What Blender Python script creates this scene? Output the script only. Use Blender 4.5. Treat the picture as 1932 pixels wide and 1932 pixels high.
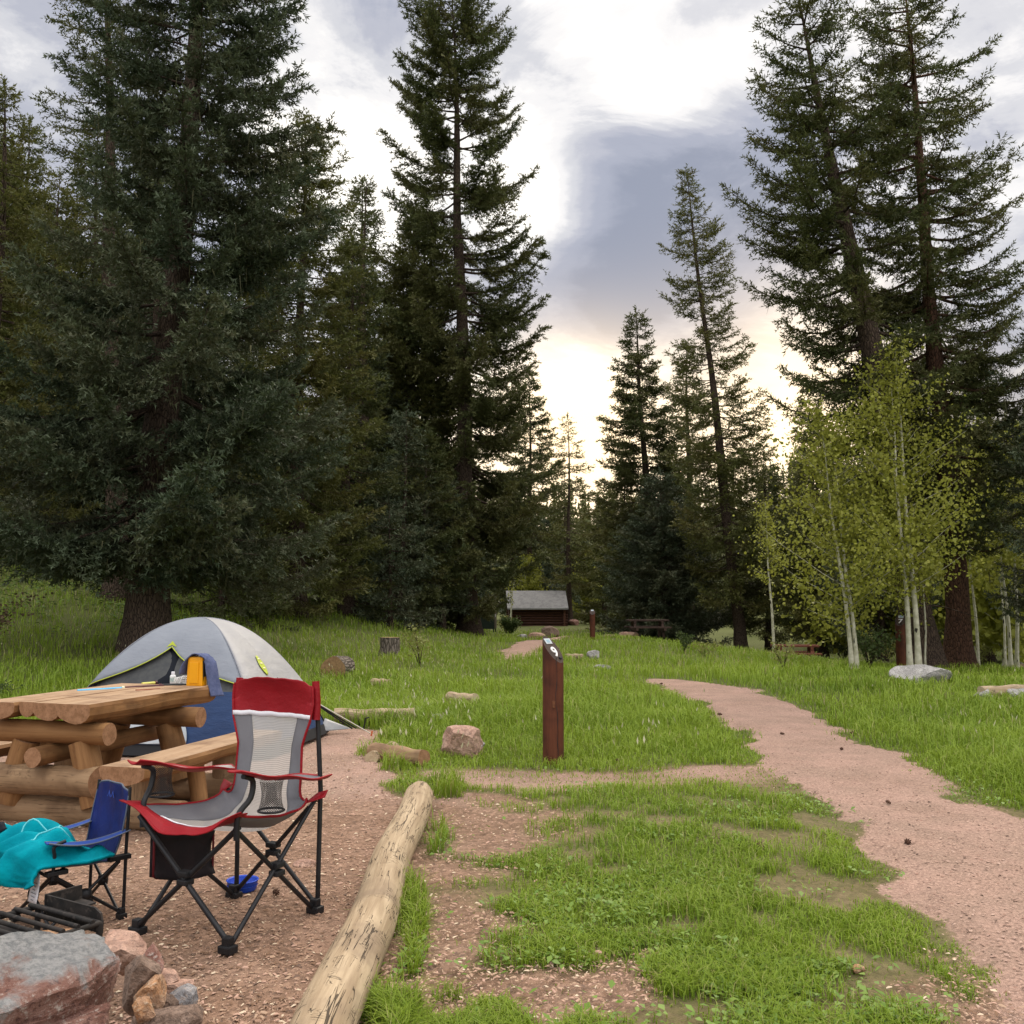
import bpy, bmesh, math, random
import numpy as np
from mathutils import Vector, Matrix, noise as mnoise

for _o in list(bpy.data.objects):
    bpy.data.objects.remove(_o)
SC = bpy.context.scene
COL = SC.collection
R = math.radians

# ------------------------------------------------------------------ camera
CAM_H, FPX, CX, CY, HORIZON = 1.45, 1880.0, 966.0, 966.0, 1130.0
PITCH = math.atan((HORIZON - CY) / FPX)
cam = bpy.data.cameras.new("camera")
cam.sensor_width = 36.0
cam.lens = 36.0 * FPX / 1932.0
cam.clip_start, cam.clip_end = 0.05, 3000.0
camo = bpy.data.objects.new("camera", cam)
camo.location = (0, 0, CAM_H)
camo.rotation_euler = (math.pi / 2 + PITCH, 0, 0)
COL.objects.link(camo)
SC.camera = camo

# ------------------------------------------------------------------ view
SC.view_settings.view_transform = 'Standard'
SC.view_settings.look = 'None'
SC.view_settings.exposure = 0.2
SC.view_settings.gamma = 1.0
SC.cycles.max_bounces = 6
SC.cycles.transparent_max_bounces = 6
SC.cycles.diffuse_bounces = 3
SC.cycles.glossy_bounces = 2
SC.cycles.transmission_bounces = 3
SC.cycles.use_denoising = True


def ray(px, py):
    u, v = (px - CX) / FPX, (CY - py) / FPX
    c, s = math.cos(PITCH), math.sin(PITCH)
    return Vector((u, c - v * s, s + v * c))


# ------------------------------------------------------------------ node helpers
def nd(nt, typ, ins=None, **props):
    n = nt.nodes.new(typ)
    for k, v in props.items():
        setattr(n, k, v)
    for k, v in (ins or {}).items():
        s = n.inputs[k]
        if isinstance(v, bpy.types.NodeSocket):
            nt.links.new(v, s)
        else:
            s.default_value = v
    return n


def M(nt, op, a, b=0.0, c=None, clamp=False):
    ins = {0: a, 1: b}
    if c is not None:
        ins[2] = c
    return nd(nt, 'ShaderNodeMath', ins, operation=op, use_clamp=clamp).outputs[0]


def MIX(nt, f, a, b, blend='MIX'):
    n = nd(nt, 'ShaderNodeMix', None, data_type='RGBA', blend_type=blend)
    for i, v in ((0, f), (6, a), (7, b)):
        if isinstance(v, bpy.types.NodeSocket):
            nt.links.new(v, n.inputs[i])
        else:
            n.inputs[i].default_value = (*v, 1) if hasattr(v, '__len__') and len(v) == 3 else v
    return n.outputs[2]


def MR(nt, v, a, b, c=0.0, d=1.0, smooth=True):
    return nd(nt, 'ShaderNodeMapRange', {0: v, 1: a, 2: b, 3: c, 4: d},
              interpolation_type='SMOOTHSTEP' if smooth else 'LINEAR').outputs[0]


# ------------------------------------------------------------------ sky: broken evening cloud, bright where the low sun lights its edges
SUN_AZ, SUN_EL = R(24), R(43)
W = bpy.data.worlds.new("World")
SC.world = W
W.use_nodes = True
nt = W.node_tree
nt.nodes.clear()
sky = nd(nt, 'ShaderNodeTexSky', None, sky_type='NISHITA', sun_disc=False,
         sun_elevation=SUN_EL, sun_rotation=SUN_AZ)
bg_sky = nd(nt, 'ShaderNodeBackground', {0: sky.outputs[0], 1: 0.10})
dirv = nd(nt, 'ShaderNodeTexCoord').outputs['Generated']
sep = nd(nt, 'ShaderNodeSeparateXYZ', {0: dirv})
dx, dy, dz = sep.outputs
zz = M(nt, 'ADD', M(nt, 'MAXIMUM', dz, 0.0), 0.16)
plane = nd(nt, 'ShaderNodeCombineXYZ', {0: M(nt, 'DIVIDE', dx, zz), 1: M(nt, 'DIVIDE', dy, zz), 2: 0.0}).outputs[0]
n1 = nd(nt, 'ShaderNodeTexNoise', {'Vector': plane, 'Scale': 2.5, 'Detail': 10.0, 'Roughness': 0.64, 'Distortion': 0.7})
n2 = nd(nt, 'ShaderNodeTexNoise', {'Vector': nd(nt, 'ShaderNodeMapping', {0: plane, 3: (0.6, 1.6, 1.0), 2: (0, 0, 0.5)}).outputs[0],
                                   'Scale': 1.3, 'Detail': 6.0, 'Roughness': 0.55})
warp = nd(nt, 'ShaderNodeVectorMath', {0: n1.outputs['Color'], 1: (0.5, 0.5, 0.5)}, operation='SUBTRACT').outputs[0]
warp = nd(nt, 'ShaderNodeVectorMath', {0: warp, 'Scale': 0.11}, operation='SCALE').outputs[0]
wdir = nd(nt, 'ShaderNodeVectorMath', {0: nd(nt, 'ShaderNodeVectorMath', {0: dirv, 1: warp}, operation='ADD').outputs[0]},
          operation='NORMALIZE').outputs[0]


def lobe(px, py, sig_px, amp, vec):
    d = ray(px, py).normalized()
    k = 1.0 / (sig_px / FPX) ** 2
    dot = nd(nt, 'ShaderNodeVectorMath', {0: vec, 1: tuple(d)}, operation='DOT_PRODUCT').outputs['Value']
    e = M(nt, 'EXPONENT', M(nt, 'MULTIPLY', M(nt, 'SUBTRACT', dot, 1.0), k))
    return M(nt, 'MULTIPLY', e, amp)


bright = M(nt, 'ADD', M(nt, 'MULTIPLY', M(nt, 'SUBTRACT', n1.outputs['Fac'], 0.5), 2.1),
           M(nt, 'MULTIPLY', M(nt, 'SUBTRACT', n2.outputs['Fac'], 0.5), 0.9))
bright = M(nt, 'ADD', bright, 0.27)
for px, py, sg, am in ((640, 290, 110, .95), (690, 430, 110, .75), (970, 320, 80, 1.0), (1020, 400, 50, .8), (1200, 175, 60, .35), (1110, 80, 90, .40), (1230, 165, 80, .75),
                       (1390, 140, 80, .7), (1940, 300, 130, .8), (1640, 170, 90, .3),
                       (1060, 860, 130, 1.5), (1110, 770, 75, 1.2), (1480, 800, 150, 1.1), (800, 850, 170, .8),
                       (1300, 430, 150, -.60), (1180, 290, 80, -.35), (1420, 300, 90, -.3), (1130, 520, 90, -.45), (1400, 560, 110, -.2), (60, 160, 190, -.04),
                       (660, 40, 110, -.04), (1480, 60, 90, -.12), (1850, 60, 120, -.2), (1150, 610, 70, -.5), (1300, 600, 80, -.3), (720, 560, 80, -.3), (1900, 520, 110, -.25)):
    bright = M(nt, 'ADD', bright, lobe(px, py, sg, am, wdir))
n3 = nd(nt, 'ShaderNodeTexNoise', {'Vector': plane, 'Scale': 6.5, 'Detail': 8.0, 'Roughness': 0.6, 'Distortion': 0.4})
bright = M(nt, 'ADD', bright, M(nt, 'MULTIPLY', M(nt, 'SUBTRACT', n3.outputs['Fac'], 0.5), 1.15))
ramp = nd(nt, 'ShaderNodeValToRGB', {0: MR(nt, bright, -0.55, 1.25, 0.0, 1.0, False)})
cr = ramp.color_ramp
cr.interpolation = 'EASE'
cr.elements[0].position, cr.elements[0].color = 0.0, (0.27, 0.295, 0.375, 1)
cr.elements[1].position, cr.elements[1].color = 1.0, (1.22, 1.16, 1.06, 1)
for p, c in ((0.30, (0.375, 0.395, 0.475, 1)), (0.45, (0.47, 0.48, 0.545, 1)), (0.60, (0.63, 0.63, 0.66, 1)), (0.76, (0.86, 0.84, 0.83, 1))):
    e = cr.elements.new(p)
    e.color = c
# warm band low over the ridge where the sun went down
low = M(nt, 'MULTIPLY', MR(nt, dz, 0.28, 0.12), MR(nt, dy, 0.2, 0.8))
ccol = MIX(nt, M(nt, 'MULTIPLY', low, 0.55), ramp.outputs[0], MIX(nt, 1.0, ramp.outputs[0], (1.22, 1.0, 0.66), 'MULTIPLY'))
glow = M(nt, 'MINIMUM', M(nt, 'ADD', lobe(1085, 830, 120, 1.0, dirv), lobe(1500, 810, 150, .8, dirv)), 1.0)
ccol = MIX(nt, glow, ccol, (1.9, 1.42, .86))
# unseen sky overhead and behind the camera, brightened to light the foreground
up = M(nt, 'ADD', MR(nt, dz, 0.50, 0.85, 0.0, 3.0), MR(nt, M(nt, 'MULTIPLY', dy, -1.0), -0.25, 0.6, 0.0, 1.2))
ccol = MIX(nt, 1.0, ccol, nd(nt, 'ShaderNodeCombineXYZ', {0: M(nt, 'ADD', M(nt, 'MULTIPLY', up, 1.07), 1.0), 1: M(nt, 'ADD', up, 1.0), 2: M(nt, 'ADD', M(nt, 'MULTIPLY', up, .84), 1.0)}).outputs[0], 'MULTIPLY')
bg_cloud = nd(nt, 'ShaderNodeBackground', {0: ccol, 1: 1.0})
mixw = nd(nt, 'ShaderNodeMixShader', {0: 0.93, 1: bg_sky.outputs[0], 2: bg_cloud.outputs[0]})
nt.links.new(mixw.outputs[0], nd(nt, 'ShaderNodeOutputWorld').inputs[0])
W.cycles.sampling_method = 'MANUAL'
W.cycles.sample_map_resolution = 512

sun = bpy.data.lights.new("sun", 'SUN')
sun.energy = 1.5
sun.angle = R(18)
sun.color = (1.0, 0.86, 0.68)
suno = bpy.data.objects.new("sun", sun)
sv = Vector((math.sin(SUN_AZ) * math.cos(SUN_EL), math.cos(SUN_AZ) * math.cos(SUN_EL), math.sin(SUN_EL)))
suno.rotation_euler = (-sv).to_track_quat('-Z', 'Y').to_euler()
suno.location = (0, 0, 60)
COL.objects.link(suno)


# ------------------------------------------------------------------ terrain
def sm(t):
    t = np.clip(t, 0, 1)
    return t * t * (3 - 2 * t)


def terrain(x, y):
    x = np.asarray(x, float)
    y = np.asarray(y, float)
    z = 3.0 * sm((y - 12) / 25) * sm(-x / 14)
    z = z + 0.28 * np.maximum(0, -x - 13) * sm((y - 8) / 20)
    z = z - 1.1 * sm((y - 14) / 26) * sm((x - 4) / 9)
    z = z - 0.5 * sm((y - 30) / 30) * sm((x + 8) / 8)
    z = z + 21 * sm((y - 125) / 150) + 0.10 * np.maximum(0, y - 275) * 0
    z = z + 0.22 * np.maximum(0, x - 34) * sm((y - 30) / 60)
    near = 1 - sm((np.hypot(x, y) - 60) / 60)
    z = z + near * (0.018 * np.sin(1.9 * x + 0.7 * y + 1) * np.sin(1.3 * y - 0.5 * x) + 0.03 * np.sin(0.55 * x + 2) * np.sin(0.6 * y + .6) * sm((np.hypot(x, y) - 4) / 8))
    return z


def TZ(x, y):
    return float(terrain(x, y))


def G(px, py, z=0.0):
    d = ray(px, py)
    t = (z - CAM_H) / d.z
    return Vector((d.x * t, d.y * t, z))


def GT(px, py):
    """where the line of sight meets the terrain"""
    d = ray(px, py)
    lo = 1.0
    t = lo
    while t < 200:
        if CAM_H + d.z * t < TZ(d.x * t, d.y * t):
            break
        t *= 1.004
    return Vector((d.x * t, d.y * t, TZ(d.x * t, d.y * t)))


def colx(px, dist):
    """a point of the ground standing in the direction of column px"""
    x = (px - CX) / FPX * dist / math.cos(PITCH)
    return Vector((x, dist, TZ(x, dist)))


# ------------------------------------------------------------------ object helpers
def tag(o, label=None, cat=None, group=None, kind=None):
    if label: o['label'] = label
    if cat: o['category'] = cat
    if group: o['group'] = group
    if kind: o['kind'] = kind
    return o


def empty(name, loc=(0, 0, 0), rz=0.0, **k):
    o = bpy.data.objects.new(name, None)
    o.empty_display_size = 0.2
    o.location = loc
    o.rotation_euler = (0, 0, rz)
    COL.objects.link(o)
    return tag(o, **k)


def link_mesh(name, me, mat=None, parent=None):
    o = bpy.data.objects.new(name, me)
    if mat is not None:
        for m in (mat if isinstance(mat, (list, tuple)) else [mat]):
            me.materials.append(m)
    if parent is not None:
        o.parent = parent
    COL.objects.link(o)
    return o


def np_mesh(name, V, F, mat=None, parent=None, attrs=None, smooth=False):
    V = np.ascontiguousarray(V, np.float32)
    F = np.ascontiguousarray(F, np.int32)
    k = F.shape[1]
    me = bpy.data.meshes.new(name)
    me.vertices.add(len(V))
    me.vertices.foreach_set('co', V.ravel())
    me.loops.add(F.size)
    me.loops.foreach_set('vertex_index', F.ravel())
    me.polygons.add(len(F))
    me.polygons.foreach_set('loop_start', np.arange(0, F.size, k, dtype=np.int32))
    if smooth:
        me.polygons.foreach_set('use_smooth', np.ones(len(F), bool))
    for an, av in (attrs or {}).items():
        av = np.ascontiguousarray(av, np.float32)
        if av.ndim == 1:
            me.attributes.new(an, 'FLOAT', 'POINT').data.foreach_set('value', av)
        else:
            me.attributes.new(an, 'FLOAT_VECTOR', 'POINT').data.foreach_set('vector', av.ravel())
    me.update(calc_edges=True)
    return link_mesh(name, me, mat, parent)


class MB:
    """collects shapes that become ONE mesh; 'lc' holds (along, across, across) for wood grain"""

    def __init__(s):
        s.v, s.f, s.m, s.lc, s.sm = [], [], [], [], []

    def add(s, vs, fs, mi=0, lc=None, smooth=True):
        b = len(s.v)
        s.v += [tuple(p) for p in vs]
        s.lc += [tuple(q) for q in (lc if lc is not None else vs)]
        for f in fs:
            s.f.append([b + i for i in f])
            s.m.append(mi)
            s.sm.append(smooth)

    def box(s, c, size, rot=None, mi=0, taper=1.0, bev=0.0):
        hx, hy, hz = size[0] / 2, size[1] / 2, size[2] / 2
        bm = bmesh.new()
        bmesh.ops.create_cube(bm, size=1)
        for v in bm.verts:
            t = taper if v.co.z > 0 else 1.0
            v.co = Vector((v.co.x * 2 * hx * t, v.co.y * 2 * hy * t, v.co.z * 2 * hz))
        if bev > 0:
            bmesh.ops.bevel(bm, geom=bm.edges[:], offset=bev, segments=2, affect='EDGES', profile=0.6)
        bm.verts.index_update()
        raw = [v.co.copy() for v in bm.verts]
        mx = rot if rot is not None else Matrix.Identity(3)
        s.add([mx @ p + Vector(c) for p in raw], [[v.index for v in f.verts] for f in bm.faces], mi, raw, False)
        bm.free()

    def tube(s, pts, rad, n=8, mi=0, cap=None, wob=0.0, seed=0, closed=False, flat=None):
        """swept tube; cap = material index of the end faces (None: same); wob roughens the radius"""
        pts = [Vector(p) for p in pts]
        k = len(pts)
        if not hasattr(rad, '__len__'):
            rad = [rad] * k
        vs, lc, al = [], [], 0.0
        up = None
        rnd = random.Random(seed)
        ph = [rnd.uniform(0, 99) for _ in range(3)]
        for i, p in enumerate(pts):
            t = (pts[min(i + 1, k - 1)] - pts[max(i - 1, 0)]).normalized()
            if up is None:
                a = Vector((0, 0, 1)) if abs(t.z) < 0.9 else Vector((1, 0, 0))
                up = (a - t * a.dot(t)).normalized()
            else:
                up = (up - t * up.dot(t)).normalized()
            sd = t.cross(up)
            if i: al += (p - pts[i - 1]).length
            for j in range(n):
                a = 2 * math.pi * j / n
                ca, sa = math.cos(a), math.sin(a)
                r = rad[i]
                if wob:
                    r *= 1 + wob * mnoise.noise(Vector((al * 2.2 + ph[0], ca * 1.3 + ph[1], sa * 1.3 + ph[2])))
                vs.append(p + (up * ca + sd * sa) * r)
                lc.append((al + ph[0], ca * r + ph[1] * .1, sa * r + ph[2] * .1))
        fs = []
        for i in range(k - 1):
            for j in range(n):
                a, b = i * n + j, i * n + (j + 1) % n
                fs.append([a, b, b + n, a + n])
        s.add(vs, fs, mi, lc)
        e = mi if cap is None else cap
        for i0, rev in ((0, True), ((k - 1) * n, False)):
            ring = vs[i0:i0 + n]
            c = sum(ring, Vector()) / n
            ll = [(lc[i0][0], l[1], l[2]) for l in lc[i0:i0 + n]] + [(lc[i0][0], ph[1] * .1, ph[2] * .1)]
            fs2 = [[(j + 1) % n, j, n] if rev else [j, (j + 1) % n, n] for j in range(n)]
            s.add(ring + [c], fs2, e, ll, False)

    def extrude(s, prof, p0, p1, up=(0, 0, 1), mi=0, cap=None, seg=8, wob=0.0, seed=0):
        """profile [(across, up)] carried from p0 to p1"""
        p0, p1 = Vector(p0), Vector(p1)
        t = (p1 - p0).normalized()
        up = Vector(up)
        up = (up - t * up.dot(t)).normalized()
        sd = t.cross(up)
        n, L = len(prof), (p1 - p0).length
        rnd = random.Random(seed)
        ph = rnd.uniform(0, 50)
        vs, lc = [], []
        for i in range(seg + 1):
            al = L * i / seg
            for a, b in prof:
                w = 1 + (wob * mnoise.noise(Vector((al * 2.5 + ph, a * 6, b * 6))) if wob and b < -.004 else 0)
                vs.append(p0 + t * al + sd * a * w + up * b * w)
                lc.append((al + ph, a + ph * .3, b))
        fs = []
        for i in range(seg):
            for j in range(n):
                a, b = i * n + j, i * n + (j + 1) % n
                fs.append([a, b, b + n, a + n])
        s.add(vs, fs, mi, lc, False)
        e = mi if cap is None else cap
        s.add(vs[:n], [list(range(n))[::-1]], e, lc[:n], False)
        s.add(vs[-n:], [list(range(n))], e, [(q[0], q[1], q[2]) for q in lc[-n:]], False)

    def sheet(s, fn, nu, nv, u=(0, 1), v=(0, 1), mi=0, close=False):
        vs, lc = [], []
        for j in range(nv + 1):
            for i in range(nu + 1):
                a, b = u[0] + (u[1] - u[0]) * i / nu, v[0] + (v[1] - v[0]) * j / nv
                vs.append(Vector(fn(a, b)))
                lc.append((a, b, 0))
        w = nu + 1
        s.add(vs, [[j * w + i, j * w + i + 1, (j + 1) * w + i + 1, (j + 1) * w + i] for j in range(nv) for i in range(nu)], mi, lc)

    def lathe(s, prof, n=20, c=(0, 0, 0), mi=0, ax=None):
        vs = []
        for r, z in prof:
            for j in range(n):
                a = 2 * math.pi * j / n
                p = Vector((r * math.cos(a), r * math.sin(a), z))
                if ax is not None: p = ax @ p
                vs.append(p + Vector(c))
        fs = []
        for i in range(len(prof) - 1):
            for j in range(n):
                a, b = i * n + j, i * n + (j + 1) % n
                fs.append([a, b, b + n, a + n])
        s.add(vs, fs, mi)

    def build(s, name, mat, parent=None, solid=0.0, smooth=None, bevel=0.0):
        me = bpy.data.meshes.new(name)
        me.from_pydata(s.v, [], s.f)
        me.polygons.foreach_set('material_index', s.m)
        me.polygons.foreach_set('use_smooth', s.sm if smooth is None else [smooth] * len(s.f))
        me.attributes.new('lc', 'FLOAT_VECTOR', 'POINT').data.foreach_set('vector', np.array(s.lc, np.float32).ravel())
        me.update()
        o = link_mesh(name, me, mat, parent)
        if solid:
            md = o.modifiers.new('thickness', 'SOLIDIFY')
            md.thickness = solid
            md.offset = 0
        return o


# ------------------------------------------------------------------ materials
def new_mat(name):
    m = bpy.data.materials.new(name)
    m.use_nodes = True
    m.node_tree.nodes.clear()
    return m, m.node_tree


def finish(nt, shader):
    nt.links.new(shader, nd(nt, 'ShaderNodeOutputMaterial').inputs[0])


def attr(nt, name, vec=False):
    n = nd(nt, 'ShaderNodeAttribute', None, attribute_name=name)
    return n.outputs['Vector'] if vec else n.outputs['Fac']


def pm(name, c1, c2=None, scale=6.0, rough=0.8, bump=0.0, vec='Object', stretch=(1, 1, 1), metal=0.0, spec=0.3, detail=5.0,
       lo=0.35, hi=0.65, c3=None, bscale=None, transl=0.0):
    """noise-mottled surface of two or three real colours with a little relief"""
    m, nt = new_mat(name)
    v = attr(nt, 'lc', True) if vec == 'lc' else nd(nt, 'ShaderNodeTexCoord').outputs[vec]
    v = nd(nt, 'ShaderNodeMapping', {0: v, 3: stretch}).outputs[0]
    n = nd(nt, 'ShaderNodeTexNoise', {'Vector': v, 'Scale': scale, 'Detail': detail, 'Roughness': 0.6})
    col = MIX(nt, MR(nt, n.outputs['Fac'], lo, hi), c1, c2 or c1)
    if c3:
        n3 = nd(nt, 'ShaderNodeTexNoise', {'Vector': v, 'Scale': scale * 3.3, 'Detail': 3.0})
        col = MIX(nt, MR(nt, n3.outputs['Fac'], 0.55, 0.72), col, c3)
    p = nd(nt, 'ShaderNodeBsdfPrincipled', {'Base Color': col, 'Roughness': rough, 'Metallic': metal, 'Specular IOR Level': spec})
    if bump:
        nb = nd(nt, 'ShaderNodeTexNoise', {'Vector': v, 'Scale': bscale or scale * 2, 'Detail': 6.0, 'Roughness': 0.65})
        b = nd(nt, 'ShaderNodeBump', {'Strength': 0.9, 'Distance': bump, 'Height': nb.outputs['Fac']})
        nt.links.new(b.outputs[0], p.inputs['Normal'])
    out = p.outputs[0]
    if transl:
        t = nd(nt, 'ShaderNodeBsdfTranslucent', {0: col})
        out = nd(nt, 'ShaderNodeMixShader', {0: transl, 1: out, 2: t.outputs[0]}).outputs[0]
    finish(nt, out)
    return m


def wood_mat(name, a, b, dark, crack=0.0, bump=0.004, streak=1.0):
    m, nt = new_mat(name)
    v = attr(nt, 'lc', True)
    v1 = nd(nt, 'ShaderNodeMapping', {0: v, 3: (1.6 * streak, 26, 26)}).outputs[0]
    n = nd(nt, 'ShaderNodeTexNoise', {'Vector': v1, 'Scale': 1.0, 'Detail': 6.0, 'Roughness': 0.65, 'Distortion': 0.5})
    big = nd(nt, 'ShaderNodeTexNoise', {'Vector': v, 'Scale': 4.0, 'Detail': 3.0})
    col = MIX(nt, MR(nt, n.outputs['Fac'], 0.3, 0.7), a, b)
    col = MIX(nt, M(nt, 'MULTIPLY', MR(nt, big.outputs['Fac'], 0.45, 0.72), 0.8), col, dark)
    h = n.outputs['Fac']
    if crack:
        def lines(sc, width, dist, w0, w1, seed):
            q = nd(nt, 'ShaderNodeTexNoise', {'Vector': nd(nt, 'ShaderNodeMapping', {0: v, 1: (seed, seed, 0), 3: sc}).outputs[0], 'Scale': 1.0, 'Detail': 3.0, 'Roughness': .55, 'Distortion': dist})
            mk = nd(nt, 'ShaderNodeTexNoise', {'Vector': nd(nt, 'ShaderNodeMapping', {0: v, 1: (0, seed, seed), 3: (5, 12, 12)}).outputs[0], 'Scale': 1.0, 'Detail': 2.0})
            c = MR(nt, M(nt, 'ABSOLUTE', M(nt, 'SUBTRACT', q.outputs['Fac'], 0.5)), width * .25, width, 1.0, 0.0)
            return M(nt, 'MULTIPLY', c, MR(nt, mk.outputs['Fac'], w0, w1))
        c1 = M(nt, 'MAXIMUM', lines((.9, 17, 17), .008, .35, .48, .57, 3.1), lines((1.5, 34, 34), .008, .3, .50, .58, 7.7))
        c2 = lines((15, 6, 6), .009, 1.4, .56, .62, 11.3)
        ck = M(nt, 'MULTIPLY', M(nt, 'MAXIMUM', c1, c2), crack)
        col = MIX(nt, ck, col, tuple(q * .28 for q in dark))
        h = M(nt, 'SUBTRACT', M(nt, 'MULTIPLY', h, 0.4), ck)
    p = nd(nt, 'ShaderNodeBsdfPrincipled', {'Base Color': col, 'Roughness': 0.72, 'Specular IOR Level': 0.25})
    bp = nd(nt, 'ShaderNodeBump', {'Strength': 0.9, 'Distance': bump, 'Height': h})
    nt.links.new(bp.outputs[0], p.inputs['Normal'])
    finish(nt, p.outputs[0])
    return m


def end_mat(name, a, b):
    """sawn end: growth rings"""
    m, nt = new_mat(name)
    v = attr(nt, 'lc', True)
    n = nd(nt, 'ShaderNodeTexNoise', {'Vector': v, 'Scale': 22.0, 'Detail': 5.0, 'Roughness': .7})
    w = nd(nt, 'ShaderNodeTexNoise', {'Vector': v, 'Scale': 90.0, 'Detail': 2.0})
    col = MIX(nt, MR(nt, n.outputs['Fac'], 0.3, 0.7), a, b)
    col = MIX(nt, M(nt, 'MULTIPLY', MR(nt, w.outputs['Fac'], .55, .7), .35), col, tuple(q * .4 for q in b))
    p = nd(nt, 'ShaderNodeBsdfPrincipled', {'Base Color': col, 'Roughness': 0.85, 'Specular IOR Level': 0.2})
    finish(nt, p.outputs[0])
    return m


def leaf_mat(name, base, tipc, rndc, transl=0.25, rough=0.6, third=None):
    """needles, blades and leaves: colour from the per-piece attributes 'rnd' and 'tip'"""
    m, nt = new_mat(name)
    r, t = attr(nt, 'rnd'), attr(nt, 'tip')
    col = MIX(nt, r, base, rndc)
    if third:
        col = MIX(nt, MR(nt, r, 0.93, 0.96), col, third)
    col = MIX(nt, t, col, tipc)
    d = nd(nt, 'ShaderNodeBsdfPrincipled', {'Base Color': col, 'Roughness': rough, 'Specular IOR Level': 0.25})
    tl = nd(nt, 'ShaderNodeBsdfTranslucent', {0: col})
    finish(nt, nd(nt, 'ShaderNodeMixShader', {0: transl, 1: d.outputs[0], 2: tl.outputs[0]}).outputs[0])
    return m

# ------------------------------------------------------------------ what covers the ground (real-world outlines in metres)
def poly_px(pts):
    return np.array([[G(a, b).x, G(a, b).y] for a, b in pts])


PATH_MAIN = poly_px([(2600, 2400), (1932, 1900), (1850, 1835), (1770, 1745), (1690, 1650), (1600, 1560), (1530, 1505), (1465, 1468), (1438, 1440), (1400, 1392),
                     (1350, 1347), (1290, 1313), (1213, 1284), (1212, 1280), (1285, 1284), (1400, 1300), (1500, 1328), (1565, 1362), (1610, 1398),
                     (1690, 1412), (1735, 1468), (1800, 1505), (1880, 1535), (1990, 1570), (2900, 1760)])
PATH_FAR = poly_px([(945, 1247), (950, 1226), (985, 1210), (1022, 1204), (1046, 1196), (1066, 1186), (1082, 1187), (1062, 1198), (1044, 1208), (1014, 1228), (992, 1247)])
PAD = np.array([[-.50, 1.2], [-.52, 6.3], [-.62, 7.0], [-.85, 7.6], [-1.1, 8.4], [-1.15, 9.6], [-1.45, 11.0], [-2.6, 11.9], [-4.6, 12.0], [-5.6, 11.2], [-6.0, 9.0], [-6.6, 6.0], [-7.5, 1.2]])
CROSS = poly_px([(800, 1452), (1000, 1448), (1200, 1450), (1440, 1446), (1500, 1470), (1480, 1492), (1300, 1486), (1000, 1494), (820, 1490)])
WORN = poly_px([(832, 1492), (930, 1496), (1030, 1530), (1000, 1580), (960, 1620), (985, 1680), (1020, 1760), (985, 1800), (930, 1850), (1100, 1840), (1190, 1800), (1270, 1790), (1330, 1830),
                (1230, 1880), (1060, 1925), (960, 2200), (200, 2500), (540, 1932), (690, 1700), (740, 1600), (780, 1500)])
WORN2 = poly_px([(1790, 1800), (1860, 1850), (2000, 1960), (2300, 2300), (1800, 2300), (1830, 1940), (1810, 1860)])


def sdist(P, x, y):
    """signed distance to a polygon, positive inside"""
    x, y = np.ravel(x), np.ravel(y)
    d = np.full(x.shape, 1e9)
    ins = np.zeros(x.shape, bool)
    n = len(P)
    for i in range(n):
        ax, ay = P[i]
        bx, by = P[(i + 1) % n]
        ex, ey = bx - ax, by - ay
        t = np.clip(((x - ax) * ex + (y - ay) * ey) / (ex * ex + ey * ey + 1e-12), 0, 1)
        d = np.minimum(d, np.hypot(x - ax - t * ex, y - ay - t * ey))
        c = ((ay > y) != (by > y)) & (x < (bx - ax) * (y - ay) / (by - ay + 1e-12) + ax)
        ins ^= c
    return np.where(ins, d, -d)


_rs = np.random.RandomState(5)
_tab = [_rs.rand(64, 64) for _ in range(4)]


def vnoise(x, y, s, k=0):
    """smooth value noise 0..1 with cell size s"""
    x, y = np.asarray(x) / s + 100.3 + 7 * k, np.asarray(y) / s + 90.7 - 3 * k
    i, j = np.floor(x).astype(int), np.floor(y).astype(int)
    u, v = x - i, y - j
    u, v = u * u * (3 - 2 * u), v * v * (3 - 2 * v)
    T = _tab[k % 4]
    a, b, c, d = T[i % 64, j % 64], T[(i + 1) % 64, j % 64], T[i % 64, (j + 1) % 64], T[(i + 1) % 64, (j + 1) % 64]
    return (a * (1 - u) + b * u) * (1 - v) + (c * (1 - u) + d * u) * v


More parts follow.
